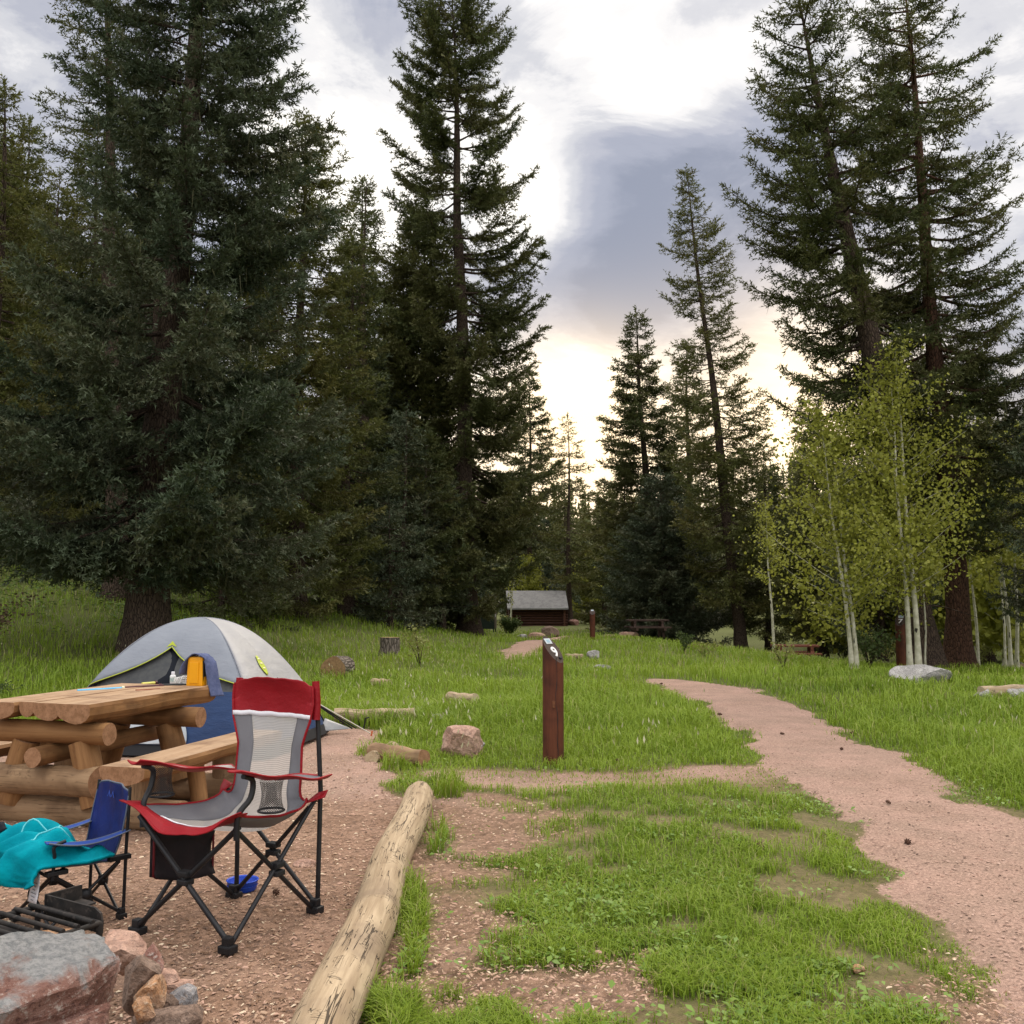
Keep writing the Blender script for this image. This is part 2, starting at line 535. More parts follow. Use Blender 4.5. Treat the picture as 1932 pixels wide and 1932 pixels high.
def cover(x, y):
    """gravel, worn soil, grass density"""
    x, y = np.ravel(np.asarray(x, float)), np.ravel(np.asarray(y, float))
    wob = (vnoise(x, y, .45) - .5) * .62 + (vnoise(x, y, .16, 1) - .5) * .25 + (vnoise(x, y, 1.4, 2) - .5) * .4 + (vnoise(x, y, .07, 3) - .5) * .16
    dfar = np.clip(np.hypot(x, y) / 9, .5, 3)
    gp = np.maximum(sdist(PATH_MAIN, x, y) * 1.0, sdist(PATH_FAR, x, y)) + wob * .62
    pad = sdist(PAD, x, y) + wob * .35 * (x < 0)
    cr = sdist(CROSS, x, y) + wob * .5
    wo = np.maximum(sdist(WORN, x, y), sdist(WORN2, x, y)) + wob * 1.15 + .03
    gravel = sm(gp / .25 + .5)
    padm = sm(pad / .25 + .5)
    crm = sm(cr / .45 + .4) * (.78 + .25 * vnoise(x, y, .6, 2))
    wom = sm(wo / .4 + .5)
    isl = sm((vnoise(x, y, .42, 1) * .7 + vnoise(x, y, .17, 3) * .3 - .56) / .1)
    bare = np.maximum(np.maximum(gravel, padm), np.maximum(crm * .93, wom * (.95 - .75 * isl)))
    far = np.hypot(x, y)
    patch = sm((vnoise(x, y, .55, 3) * .6 + vnoise(x, y, .2, 1) * .4 - .31) / .3)
    near = 1 - sm((far - 7.6) / 1.6)
    g = (1 - bare) * (1 - near * (1 - patch) * .85)
    g = np.where((x < .5) & (x > -.5) & (far < 7.4), np.maximum(g, 0.9 * (1 - sm((np.abs(x + .425 - .03 * np.sin(2 * y)) - .02) / .05)) * sm((vnoise(x, y, .45, 2) - .55) / .1)), g)
    return gravel, np.maximum(padm, wom), crm, np.clip(g, 0, 1)


# one soil material for ground, path and campsite pad; the attributes say which real soil lies there
m_soil, nt = new_mat('soil_and_gravel')
oc = nd(nt, 'ShaderNodeTexCoord').outputs['Object']
g_at, w_at, r_at = attr(nt, 'gravel'), attr(nt, 'soil'), attr(nt, 'grassy')
nA = nd(nt, 'ShaderNodeTexNoise', {'Vector': oc, 'Scale': 2.2, 'Detail': 6.0, 'Roughness': .6})
nB = nd(nt, 'ShaderNodeTexNoise', {'Vector': oc, 'Scale': 42.0, 'Detail': 5.0, 'Roughness': .7})
vC = nd(nt, 'ShaderNodeTexVoronoi', {'Vector': oc, 'Scale': 85.0})
vD = nd(nt, 'ShaderNodeTexVoronoi', {'Vector': oc, 'Scale': 38.0})
pink = MIX(nt, MR(nt, nA.outputs['Fac'], .35, .65), (.375, .245, .19), (.31, .21, .16))
nP = nd(nt, 'ShaderNodeTexNoise', {'Vector': oc, 'Scale': .9, 'Detail': 7.0, 'Roughness': .65})
pink = MIX(nt, MR(nt, nP.outputs['Fac'], .48, .68, 0, .55), pink, (.25, .165, .12))
pink = MIX(nt, MR(nt, nB.outputs['Fac'], .58, .70, 0, .6), pink, (.15, .095, .07))
pink = MIX(nt, .33, pink, nd(nt, 'ShaderNodeValToRGB', {0: vC.outputs['Color']}).outputs[0], 'OVERLAY')
soil = MIX(nt, MR(nt, nA.outputs['Fac'], .35, .65), (.22, .135, .09), (.29, .185, .13))
soil = MIX(nt, .38, soil, nd(nt, 'ShaderNodeValToRGB', {0: vD.outputs['Color']}).outputs[0], 'OVERLAY')
soil = MIX(nt, MR(nt, nB.outputs['Fac'], .52, .72, 0, .7), soil, (.13, .085, .055))
under = MIX(nt, MR(nt, nB.outputs['Fac'], .4, .6), (.06, .085, .02), (.10, .12, .03))
col = MIX(nt, w_at, MIX(nt, .5, soil, under), soil)
col = MIX(nt, M(nt, 'MULTIPLY', r_at, MR(nt, nB.outputs['Fac'], .3, .55)), col, under)
col = MIX(nt, MR(nt, M(nt, 'ADD', g_at, M(nt, 'MULTIPLY', M(nt, 'SUBTRACT', nB.outputs['Fac'], .5), .8)), .35, .65), col, pink)
p = nd(nt, 'ShaderNodeBsdfPrincipled', {'Base Color': col, 'Roughness': .95, 'Specular IOR Level': .15})
hh = M(nt, 'ADD', M(nt, 'MULTIPLY', vC.outputs['Distance'], .5), nB.outputs['Fac'])
nt.links.new(nd(nt, 'ShaderNodeBump', {'Strength': .8, 'Distance': .012, 'Height': hh}).outputs[0], p.inputs['Normal'])
finish(nt, p.outputs[0])


def spaced(knots):
    out = []
    for a, b, st in knots:
        out += list(np.arange(a, b, st))
    return np.array(out + [knots[-1][1]])


def ground_attrs(x, y):
    g, so, cr, gr = cover(x, y)
    return {'gravel': np.clip(np.maximum(g, np.where((x < -.3) & (y > 6), sm((y - 6.0) / 2.5) * so, 0) * .9 + cr * .6), 0, 1), 'soil': np.maximum(so, cr), 'grassy': gr}


gx = spaced([(-600, -120, 24), (-120, -40, 4), (-40, -14, 1), (-14, -6, .25), (-6, 8, .07), (8, 16, .25), (16, 44, 1), (44, 120, 4), (120, 600, 24)])
gy = spaced([(-80, -8, 6), (-8, 1.4, .5), (1.4, 12, .07), (12, 22, .16), (22, 60, .6), (60, 300, 4), (300, 1500, 60)])
XX, YY = np.meshgrid(gx, gy)
XX, YY = XX.ravel(), YY.ravel()
V = np.stack([XX, YY, terrain(XX, YY)], 1)
w = len(gx)
ii, jj = np.meshgrid(np.arange(w - 1), np.arange(len(gy) - 1))
b0 = (jj * w + ii).ravel()
F = np.stack([b0, b0 + 1, b0 + w + 1, b0 + w], 1)
ground = np_mesh('ground', V, F, m_soil, attrs=ground_attrs(XX, YY), smooth=True)
tag(ground, 'brown soil clearing rising to a wooded bank', 'ground', kind='structure')


def soil_sheet(name, fn, x0, x1, y0, y1, st, lift, label):
    a, b = np.arange(x0, x1, st), np.arange(y0, y1, st)
    X, Y = np.meshgrid(a, b)
    X, Y = X.ravel(), Y.ravel()
    w = len(a)
    i, j = np.meshgrid(np.arange(w - 1), np.arange(len(b) - 1))
    q = (j * w + i).ravel()
    F = np.stack([q, q + 1, q + w + 1, q + w], 1)
    keep = fn(X, Y)[F].max(1) > 0
    F = F[keep]
    use = np.unique(F)
    mp = np.zeros(len(X), int)
    mp[use] = np.arange(len(use))
    X, Y, F = X[use], Y[use], mp[F]
    inside = fn(X, Y)
    Z = terrain(X, Y) + np.where(inside > 0.06, lift, -.012) + (vnoise(X, Y, .25, 1) - .5) * .008
    o = np_mesh(name, np.stack([X, Y, Z], 1), F, m_soil, attrs=ground_attrs(X, Y), smooth=True)
    return tag(o, label, 'path', kind='structure')


soil_sheet('path', lambda x, y: sdist(PATH_MAIN, x, y), -1, 9, 1.4, 19, .06, .014, 'pink gravel footpath curving through the grass')
soil_sheet('far_path', lambda x, y: sdist(PATH_FAR, x, y), -1.5, 6, 20, 60, .2, .03, 'short pink gravel path leading towards the log cabin')
soil_sheet('campsite_pad', lambda x, y: sdist(PAD, x, y), -8, 0, 1.2, 12.4, .06, .014, 'bare dirt campsite pad under the tent and table')

# ------------------------------------------------------------------ grass
def scatter(n, seed, dmin, dmax, half=40):
    """roots thinning out with distance"""
    r = np.random.RandomState(seed)
    a = R(half) * (r.rand(n) * 2 - 1)
    d = 1.0 / (1 / dmax + (1 / dmin - 1 / dmax) * r.rand(n))
    return d * np.tan(a), d, r


def blades(x, y, h, wd, bend, r, lean=0.25):
    n = len(x)
    z = terrain(x, y)
    az = r.rand(n) * 2 * np.pi
    dirx, diry = np.cos(az), np.sin(az)
    wx, wy = -diry, dirx
    tilt = r.rand(n) * lean
    B = np.stack([x, y, z - .01], 1)
    mid = B + np.stack([dirx * h * tilt * .5, diry * h * tilt * .5, h * .6], 1)
    tip = B + np.stack([dirx * h * (tilt + bend), diry * h * (tilt + bend), h * (1 - bend * .55)], 1)
    W2 = np.stack([wx, wy, 0 * wx], 1) * wd[:, None]
    V = np.stack([B - W2 * .6, B + W2 * .6, mid - W2 * .5, mid + W2 * .5, tip], 1).reshape(-1, 3)
    b = np.arange(n)[:, None] * 5
    F = np.stack([b + [[0, 1, 3]], b + [[0, 3, 2]], b + [[2, 3, 4]]], 1).reshape(-1, 3)
    return V, F


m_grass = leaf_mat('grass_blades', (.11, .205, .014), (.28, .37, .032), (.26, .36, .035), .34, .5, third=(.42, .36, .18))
x, y, r = scatter(1150000, 11, 2.3, 62)
_, _, _, gd = cover(x, y)
far = np.hypot(x, y)
edge = sdist(PATH_MAIN, x, y)
# forest floor in deep shade grows thin grass
thin = 1 - .65 * sm((far - 30) / 20) * (np.abs(x - 1) > 5)
clump = .45 + .75 * vnoise(x, y, .35, 2) * (.5 + vnoise(x, y, 1.7, 1))
keep = r.rand(len(x)) < np.where(far < 7.6, gd ** 1.6, gd) * thin * clump * np.where(far < 7.8, .62, .95)
tuft = np.zeros(len(x))
for _px, _py, _r in ((712, 1425, .22), (742, 1452, .14), (842, 1482, .16), (735, 1400, .18), (845, 1500, .12)):
    _g = G(_px, _py)
    tuft = np.maximum(tuft, 1 - sm((np.hypot(x - _g.x, y - _g.y) - _r * .6) / (_r * .6)))
keep |= r.rand(len(x)) < tuft * .85
tuft = tuft[keep]
x, y, far, edge, gd = x[keep], y[keep], far[keep], edge[keep], gd[keep]
tall = sm((far - 7.9 - vnoise(x, y, .5, 1)) / 4.0)
tall = np.where((x > 3.5) & (y > 6), np.maximum(tall, sm((-edge - .15) / .8)), tall)
hh = (.055 + .05 * vnoise(x, y, .5, 1)) * (1 - tall) + tall * (.13 + .15 * vnoise(x, y, 1.2, 2))
hh *= .35 + .65 * sm(-edge / .45 + .1) * sm(gd / .5)
hh = np.where((x < -.33) & (x > -.75) & (y < 7.4) & (gd > .4), .09 + .07 * vnoise(x, y, .4, 3), hh)
hh = np.maximum(hh, tuft * .19)
hh *= .55 + .75 * r.rand(len(x))
V, F = blades(x, y, hh, .0022 + .00042 * far, .15 + .5 * r.rand(len(x)), r, .5)
rnd = np.clip(vnoise(x, y, 1.1, 3) * .7 + vnoise(x, y, .3, 1) * .5 + r.rand(len(x)) * .5 - .35, 0, .92)
rnd = np.where(r.rand(len(x)) < np.where((far > 8) & (far < 20), .04, .07), 1.0, rnd)
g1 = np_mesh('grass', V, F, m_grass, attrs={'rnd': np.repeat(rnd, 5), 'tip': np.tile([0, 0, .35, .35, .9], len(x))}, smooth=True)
tag(g1, 'fresh green meadow grass, short near the path and tall behind', 'grass', kind='stuff')

# low broad-leaved weeds between the blades of the near patch
x, y, r = scatter(90000, 12, 2.3, 9)
_, _, _, gd = cover(x, y)
keep = (r.rand(len(x)) < gd * .9 * (vnoise(x, y, .7, 1) > .38)) & (vnoise(x, y, .22, 2) > .35)
x, y = x[keep], y[keep]
n = len(x)
az = r.rand(n) * 6.283
L, Wd = .014 + .03 * r.rand(n), .006 + .009 * r.rand(n)
d3 = np.stack([np.cos(az), np.sin(az), .2 + .5 * r.rand(n)], 1)
s3 = np.stack([-np.sin(az), np.cos(az), (r.rand(n) - .5) * .5], 1)
B = np.stack([x, y, terrain(x, y) + .012 + .045 * r.rand(n) * vnoise(x, y, .3, 2)], 1)
V = np.stack([B, B + d3 * (L * .55)[:, None] + s3 * Wd[:, None], B + d3 * L[:, None] - [[0, 0, .006]], B + d3 * (L * .55)[:, None] - s3 * Wd[:, None]], 1).reshape(-1, 3)
F = np.arange(4 * n).reshape(-1, 4)
m_weed = leaf_mat('weed_leaves', (.11, .20, .025), (.18, .28, .04), (.18, .28, .04), .22, .5)
w1 = np_mesh('weeds', V, F, m_weed, attrs={'rnd': np.repeat(r.rand(n), 4), 'tip': np.zeros(4 * n)})
tag(w1, 'low broad-leaved weeds among the short grass', 'weeds', kind='stuff')

# pale seed heads standing in the meadow
x, y, r = scatter(4200, 13, 8.5, 30, 34)
_, _, _, gd = cover(x, y)
keep = (r.rand(len(x)) < gd * np.where(x < -.3, .75, .13) * (vnoise(x, y, 1.3, 1) > .45)) & (y > 8.5)
x, y = x[keep], y[keep]
n = len(x)
h = .15 + .17 * r.rand(n)
B = np.stack([x, y, terrain(x, y) + h], 1)
az = r.rand(n) * 6.28
d3 = np.stack([np.cos(az) * .5, np.sin(az) * .5, 1 + 0 * az], 1) * (.03 + .03 * r.rand(n))[:, None]
s3 = np.stack([-np.sin(az), np.cos(az), 0 * az], 1) * (.005 + .006 * r.rand(n))[:, None]
V = np.stack([B - d3 * .3, B + s3 + d3 * .3, B + d3, B - s3 + d3 * .3], 1).reshape(-1, 3)
m_seed = leaf_mat('seed_heads', (.55, .52, .36), (.66, .62, .46), (.44, .44, .24), .3)
tag(np_mesh('seed_heads', V, np.arange(4 * n).reshape(-1, 4), m_seed, attrs={'rnd': np.repeat(r.rand(n), 4), 'tip': np.zeros(4 * n)}),
    'pale dry seed heads standing in the meadow grass', 'seed heads', kind='stuff')

# wood chips and gravel lying loose on the soil
def litter(name, n, seed, dmin, dmax, fn, lo, hi, thick, mat, label, elong):
    x, y, r = scatter(n, seed, dmin, dmax)
    keep = r.rand(len(x)) < fn(x, y)
    x, y = x[keep], y[keep]
    n = len(x)
    far = np.hypot(x, y)
    az = r.rand(n) * 6.283
    L = (lo + (hi - lo) * r.rand(n) ** 3) * (1 + far * .03)
    Wd = L * (elong + .25 * r.rand(n))
    t = np.stack([np.cos(az), np.sin(az), (r.rand(n) - .5) * .5], 1)
    s = np.stack([-np.sin(az), np.cos(az), (r.rand(n) - .5) * .7], 1)
    B = np.stack([x, y, terrain(x, y) + .016 + thick * r.rand(n)], 1)
    up = np.array([[0, 0, 1.0]]) * (L * .22)[:, None]
    a, b = t * (L / 2)[:, None], s * (Wd / 2)[:, None]
    V = np.stack([B - a - b * .7, B + a * .9 - b, B + a + b * .6, B - a * .8 + b, B + up + (r.rand(n, 1) - .5) * a], 1).reshape(-1, 3)
    k = np.arange(n)[:, None] * 5
    F = np.stack([k + [[0, 1, 4]], k + [[1, 2, 4]], k + [[2, 3, 4]], k + [[3, 0, 4]]], 1).reshape(-1, 3)
    o = np_mesh(name, V, F, mat, attrs={'rnd': np.repeat(r.rand(n), 5), 'tip': np.zeros(5 * n)})
    return tag(o, label, name.replace('_', ' '), kind='stuff')


m, nt = new_mat('chips')
rr = nd(nt, 'ShaderNodeValToRGB', {0: attr(nt, 'rnd')})
rr.color_ramp.interpolation = 'CONSTANT'
rr.color_ramp.elements[0].color = (.20, .12, .075, 1)
rr.color_ramp.elements[1].position, rr.color_ramp.elements[1].color = .93, (.62, .50, .36, 1)
for q, c in ((.18, (.34, .215, .15, 1)), (.36, (.27, .17, .12, 1)), (.52, (.42, .29, .20, 1)), (.68, (.15, .10, .075, 1)), (.8, (.47, .30, .225, 1))):
    rr.color_ramp.elements.new(q).color = c
finish(nt, nd(nt, 'ShaderNodeBsdfPrincipled', {'Base Color': rr.outputs[0], 'Roughness': .9, 'Specular IOR Level': .15}).outputs[0])
m_chips = m
litter('wood_chips', 210000, 21, 2.2, 13, lambda x, y: np.clip(cover(x, y)[1] - cover(x, y)[0], 0, 1) * .9, .004, .026, .004, m_chips, 'brown wood chips and bark bits strewn over the bare soil', .22)
m, nt = new_mat('gravel_stones')
rr = nd(nt, 'ShaderNodeValToRGB', {0: attr(nt, 'rnd')})
rr.color_ramp.interpolation = 'CONSTANT'
rr.color_ramp.elements[0].color = (.34, .22, .17, 1)
rr.color_ramp.elements[1].position, rr.color_ramp.elements[1].color = .90, (.10, .065, .05, 1)
for q, c in ((.25, (.39, .265, .21, 1)), (.5, (.30, .18, .135, 1)), (.7, (.46, .32, .25, 1)), (.85, (.22, .14, .11, 1))):
    rr.color_ramp.elements.new(q).color = c
finish(nt, nd(nt, 'ShaderNodeBsdfPrincipled', {'Base Color': rr.outputs[0], 'Roughness': .9, 'Specular IOR Level': .15}).outputs[0])
litter('gravel', 120000, 22, 2.2, 17, lambda x, y: np.maximum(cover(x, y)[0], cover(x, y)[2] * .6) * .8, .004, .017, .003, m, 'loose pink gravel on the footpath', .6)

# broad-leaved undergrowth of the wooded bank
x, y, r = scatter(120000, 31, 15, 60, 42)
bank = sm((terrain(x, y) - .55) / .5) * (x < -3) * sm((y - 17) / 4) * (vnoise(x, y, 2.2, 2) * .7 + vnoise(x, y, .8, 1) * .5 > .45)
keep = r.rand(len(x)) < bank * .8
x, y = x[keep], y[keep]
n = len(x)
az = r.rand(n) * 6.283
far = np.hypot(x, y)
L = (.05 + .07 * r.rand(n)) * (.6 + far / 40)
d3 = np.stack([np.cos(az), np.sin(az), -.35 + .7 * r.rand(n)], 1)
s3 = np.stack([-np.sin(az), np.cos(az), (r.rand(n) - .5) * .8], 1)
B = np.stack([x, y, terrain(x, y) + .5 * r.rand(n) * vnoise(x, y, 1.3, 3)], 1)
V = np.stack([B, B + d3 * (L * .5)[:, None] + s3 * (L * .3)[:, None], B + d3 * L[:, None], B + d3 * (L * .5)[:, None] - s3 * (L * .3)[:, None]], 1).reshape(-1, 3)
m_under = leaf_mat('undergrowth_leaves', (.07, .13, .025), (.16, .22, .055), (.12, .17, .035), .25)
tag(np_mesh('undergrowth', V, np.arange(4 * n).reshape(-1, 4), m_under, attrs={'rnd': np.repeat(r.rand(n), 4), 'tip': np.zeros(4 * n)}),
    'leafy undergrowth covering the wooded bank', 'undergrowth', kind='stuff')

# ------------------------------------------------------------------ trees
def bark_mat(name, a, b, c, sc=1.0):
    m, nt = new_mat(name)
    v = nd(nt, 'ShaderNodeMapping', {0: attr(nt, 'lc', True), 3: (5 * sc, 16 * sc, 16 * sc)}).outputs[0]
    n = nd(nt, 'ShaderNodeTexNoise', {'Vector': v, 'Scale': 1.0, 'Detail': 7.0, 'Roughness': .7})
    vo = nd(nt, 'ShaderNodeTexVoronoi', {'Vector': v, 'Scale': 1.3}, feature='DISTANCE_TO_EDGE')
    col = MIX(nt, MR(nt, n.outputs['Fac'], .3, .7), a, b)
    col = MIX(nt, MR(nt, vo.outputs['Distance'], .0, .13, 1, 0), col, c)
    p = nd(nt, 'ShaderNodeBsdfPrincipled', {'Base Color': col, 'Roughness': .95, 'Specular IOR Level': .1})
    h = M(nt, 'ADD', M(nt, 'MULTIPLY', MR(nt, vo.outputs['Distance'], 0, .25), .7), n.outputs['Fac'])
    nt.links.new(nd(nt, 'ShaderNodeBump', {'Strength': 1.0, 'Distance': .03, 'Height': h}).outputs[0], p.inputs['Normal'])
    finish(nt, p.outputs[0])
    return m


m_bark = bark_mat('spruce_bark', (.075, .055, .042), (.12, .085, .062), (.03, .022, .018))
m_bark_red = bark_mat('reddish_bark', (.105, .058, .040), (.15, .080, .052), (.040, .025, .018))
m_needle_blue = leaf_mat('blue_green_needles', (.038, .058, .030), (.16, .205, .125), (.088, .085, .040), .16, .65)
m_needle = leaf_mat('dark_green_needles', (.050, .068, .022), (.145, .165, .056), (.10, .092, .030), .22, .65)
m_needle_olive = leaf_mat('olive_needles', (.078, .092, .024), (.165, .18, .050), (.12, .105, .030), .24, .65)
m_lichen = leaf_mat('hanging_lichen', (.12, .115, .06), (.16, .155, .085), (.085, .085, .045), .3, .9)


NTRI = []


def unit(a):
    return a / (np.linalg.norm(a, axis=-1, keepdims=True) + 1e-9)


def needles(B, D, L, r, K, nl, nb, br=None):
    """bottle-brush shoots: K narrow blades round each axis plus one at its end"""
    n = len(B)
    ref = np.where(np.abs(D[:, 2:3]) > .8, np.array([[1.0, 0, 0]]), np.array([[0, 0, 1.0]]))
    P = unit(np.cross(D, ref))
    Q = np.cross(D, P)
    out, tips = [], []
    rn = r.rand(n) if br is None else np.clip(br * .75 + r.rand(n) * .35 - .05, 0, .92)
    for k in range(K):
        s = ((k + r.rand(n)) / K * .95)[:, None]
        a = (r.rand(n) * 6.283)[:, None]
        rad = P * np.cos(a) + Q * np.sin(a)
        c = B + D * L[:, None] * s
        ll = nl * (.7 + .6 * r.rand(n))[:, None]
        hb = D * (nb * (.7 + .6 * r.rand(n)))[:, None]
        out.append(np.stack([c - hb, c + hb, c + rad * ll + D * ll * .75], 1))
        tips.append(np.stack([s[:, 0] ** 2 * .55, s[:, 0] ** 2 * .55, s[:, 0] ** 2], 1))
    e = B + D * L[:, None]
    sd = P * (nb * .8)
    out.append(np.stack([e - sd, e + sd, e + D * nl * 1.2], 1))
    tips.append(np.full((n, 3), .9))
    V = np.stack(out, 1).reshape(-1, 3)
    T = np.stack(tips, 1)
    T = T * (.25 + .75 * r.rand(n))[:, None, None]
    return V, np.repeat(rn, (K + 1) * 3), T.ravel()


def conifer(base, H, r0, prof, seed, nmat, lean=(0, 0), spacing=.42, nb=5, dens=1.0, twig=.30, shoot=.16, K=5, nl=.055, nbw=.013,
            droop=.25, lichen=0.0, bark=None, name='spruce_tree', gap=.25, upturn=.35, bare_to=None, flare=1.6, meshes_only=False,
            twig_len=.34, limb=1.0, **tg):
    """prof: [(height, crown radius)] in metres from the lowest branch to the top"""
    r = np.random.RandomState(seed)
    pz, pr = np.array([a for a, _ in prof]), np.array([b for _, b in prof])
    lean = np.array(lean, float)

    def axis(z):
        t = np.clip(np.asarray(z) / H, 0, 1.05)
        return np.stack([lean[0] * t ** 1.15 + .06 * np.sin(z * .5 + seed), lean[1] * t ** 1.15 + .05 * np.cos(z * .43 + seed), z + 0 * t], -1)

    tb = MB()
    zs = np.concatenate([[-.5, -.05, .25, .7, 1.4], np.linspace(2.4, H, 16)])
    rr = [r0 * (flare if z < 0 else 1 + (flare - 1) * math.exp(-z / .45)) * max(.03, (1 - max(z, 0) / H)) ** .85 for z in zs]
    tb.tube([axis(np.array(z)) for z in zs], rr, 14, wob=.22, seed=seed)
    Bs, Ds, Ls, Rs, lich = [], [], [], [], []
    z = pz[0]
    gapn = lambda a, zz: .5 + .5 * math.sin(a * 2 + seed * 1.7 + zz * .55) * math.sin(a + zz * .8 + seed)
    if bare_to:
        for _ in range(14):
            zz = r.uniform(bare_to[0], bare_to[1])
            a = r.rand() * 6.283
            c = axis(np.array(zz))
            l = r.uniform(.4, 1.6)
            d = np.array([math.cos(a), math.sin(a), -.15])
            tb.tube([c, c + d * l * .5, c + d * l + np.array([0, 0, -.1 * l])], [.022, .014, .004], 4)
    while z < H - .25:
        rad = np.interp(z, pz, pr)
        k = max(3, int(round((nb + 2) * (1 if rad > .8 else .8))))
        a0 = r.rand() * 6.283
        for i in range(k):
            a = a0 + 6.283 * (i + .45 * r.randn()) / k
            if gapn(a, z) < gap * r.rand() * 1.15:
                continue
            L = rad * (.70 + .46 * r.rand())
            if L < .12: L = .12
            zz = z + spacing * (r.rand() - .5)
            c = axis(np.array(zz))
            hd = np.array([math.cos(a), math.sin(a), 0])
            frac = (zz - pz[0]) / (H - pz[0])
            dr = droop * (1.15 - frac * 1.3) + .1 * r.randn()
            t = np.linspace(0, 1, 7)
            curve = c + hd * (L * t)[:, None] + np.array([0, 0, 1.0]) * (L * (-dr * t * (1.6 - t) + upturn * (t ** 3) * .5 + (frac - .5) * .25 * t))[:, None]
            curve[:, :2] += (r.randn(2) * .05 * L) * (t ** 2)[:, None]
            br = (.010 + .0105 * L) * limb
            tb.tube(curve, list(br * (1 - .9 * t)), 4)
            # side twigs, alternately left and right
            m = max(4, int(L / twig * dens * 5.6))
            tt = .16 + .84 * (np.arange(m) + r.rand(m)) / m
            tt = np.clip(tt ** .85, 0, 1)
            P = np.stack([np.interp(tt, t, curve[:, q]) for q in range(3)], 1)
            T = unit(np.stack([np.interp(np.minimum(tt + .06, 1.02), t, curve[:, q]) - np.interp(tt - .06, t, curve[:, q]) for q in range(3)], 1))
            S = np.stack([-T[:, 1], T[:, 0], 0 * T[:, 0]], 1) * np.where(np.arange(m) % 2, 1, -1)[:, None]
            ang = .75 + .35 * r.randn(m)
            D = unit(T * np.cos(ang)[:, None] + S * np.sin(ang)[:, None] + np.array([0, 0, 1]) * (r.randn(m) * .26 - .14)[:, None])
            tl = np.maximum(shoot * 1.2, L * twig_len * (1.12 - tt * .85) * (.6 + .7 * r.rand(m)))
            q = np.maximum(1, np.round(tl / (shoot * .62)).astype(int))
            rep = np.repeat(np.arange(m), q)
            idx = np.concatenate([np.arange(v) for v in q])
            f = (idx + .3) / q[rep]
            sag = np.array([0, 0, -1.0]) * (tl[rep] * .25 * f ** 2)[:, None]
            B = P[rep] + D[rep] * (tl[rep] * f * .9)[:, None] + sag
            side = unit(np.cross(D[rep], np.array([[0, 0, 1.0]])))
            DD = unit(D[rep] + side * ((idx % 2 * 2 - 1) * (.35 + .5 * r.rand(len(rep))))[:, None] + r.randn(len(rep), 3) * .22)
            Bs.append(B); Ds.append(DD); Ls.append(shoot * (.65 + .6 * r.rand(len(rep)))); Rs.append(np.full(len(rep), r.rand() ** 1.3))
            if lichen and L > .8:
                nl_ = r.poisson(lichen * L)
                if nl_:
                    s_ = r.rand(nl_) * .75 + .1
                    lich.append(np.stack([np.interp(s_, t, curve[:, q]) for q in range(3)], 1) + np.concatenate([r.randn(nl_, 2) * .12 * L, np.zeros((nl_, 1)) - .04 * L], 1))
        z += spacing * (.75 + .5 * r.rand()) * (1.0 if rad > .7 else .6)
    # leader
    top = axis(np.array(H))
    Bs.append(np.repeat(top[None] - [[0, 0, .5]], 6, 0) + np.array([[0, 0, .08]]) * np.arange(6)[:, None]); Ds.append(unit(np.array([[0, 0, 1.0]]) + r.randn(6, 3) * .25)); Ls.append(np.full(6, shoot)); Rs.append(np.full(6, .3))
    V, rn, tp = needles(np.concatenate(Bs), np.concatenate(Ds), np.concatenate(Ls), r, K, nl * 1.25, nbw * 1.75, np.concatenate(Rs))
    NTRI.append(len(V) // 3)
    root = empty(name, base, **tg)
    tb.build('trunk', bark or m_bark, root)
    np_mesh('crown', V, np.arange(len(V)).reshape(-1, 3), nmat, root, {'rnd': rn, 'tip': tp})
    if lich:
        A = np.concatenate(lich)
        n = len(A)
        ll = (.12 + .38 * r.rand(n) ** 2)
        az = r.rand(n) * 6.28
        s3 = np.stack([np.cos(az), np.sin(az), 0 * az], 1) * (.005 + .011 * r.rand(n))[:, None]
        dn = np.stack([r.randn(n) * .06, r.randn(n) * .06, -ll], 1)
        LV = np.stack([A - s3, A + s3, A + dn * .6 + s3 * .7, A + dn, A + dn * .55 - s3 * .7], 1).reshape(-1, 3)
        kk = np.arange(n)[:, None] * 5
        LF = np.stack([kk + [[0, 1, 2]], kk + [[0, 2, 4]], kk + [[4, 2, 3]]], 1).reshape(-1, 3)
        np_mesh('lichen', LV, LF, m_lichen, root, {'rnd': np.repeat(r.rand(n), 5), 'tip': np.zeros(5 * n)})['kind'] = 'stuff'
    return root


def pxtree(px, d, top, prof, seed, mat, tip_px=None, r0=None, **k):
    """a conifer standing d metres off in column px; heights and radii given as the photo shows them there"""
    b = colx(px, d)
    zh = lambda py: CAM_H + (HORIZON - py) / FPX * d * (1 + .0) - b.z
    H = zh(top)
    pr = sorted((zh(py), hw * d / FPX) for py, hw in prof)
    pr.append((H, .05))
    lean = ((tip_px - px) * d / FPX, 0) if tip_px is not None else (0, 0)
    return conifer(b, H, r0 or H * .017, pr, seed, mat, lean=lean, **k)


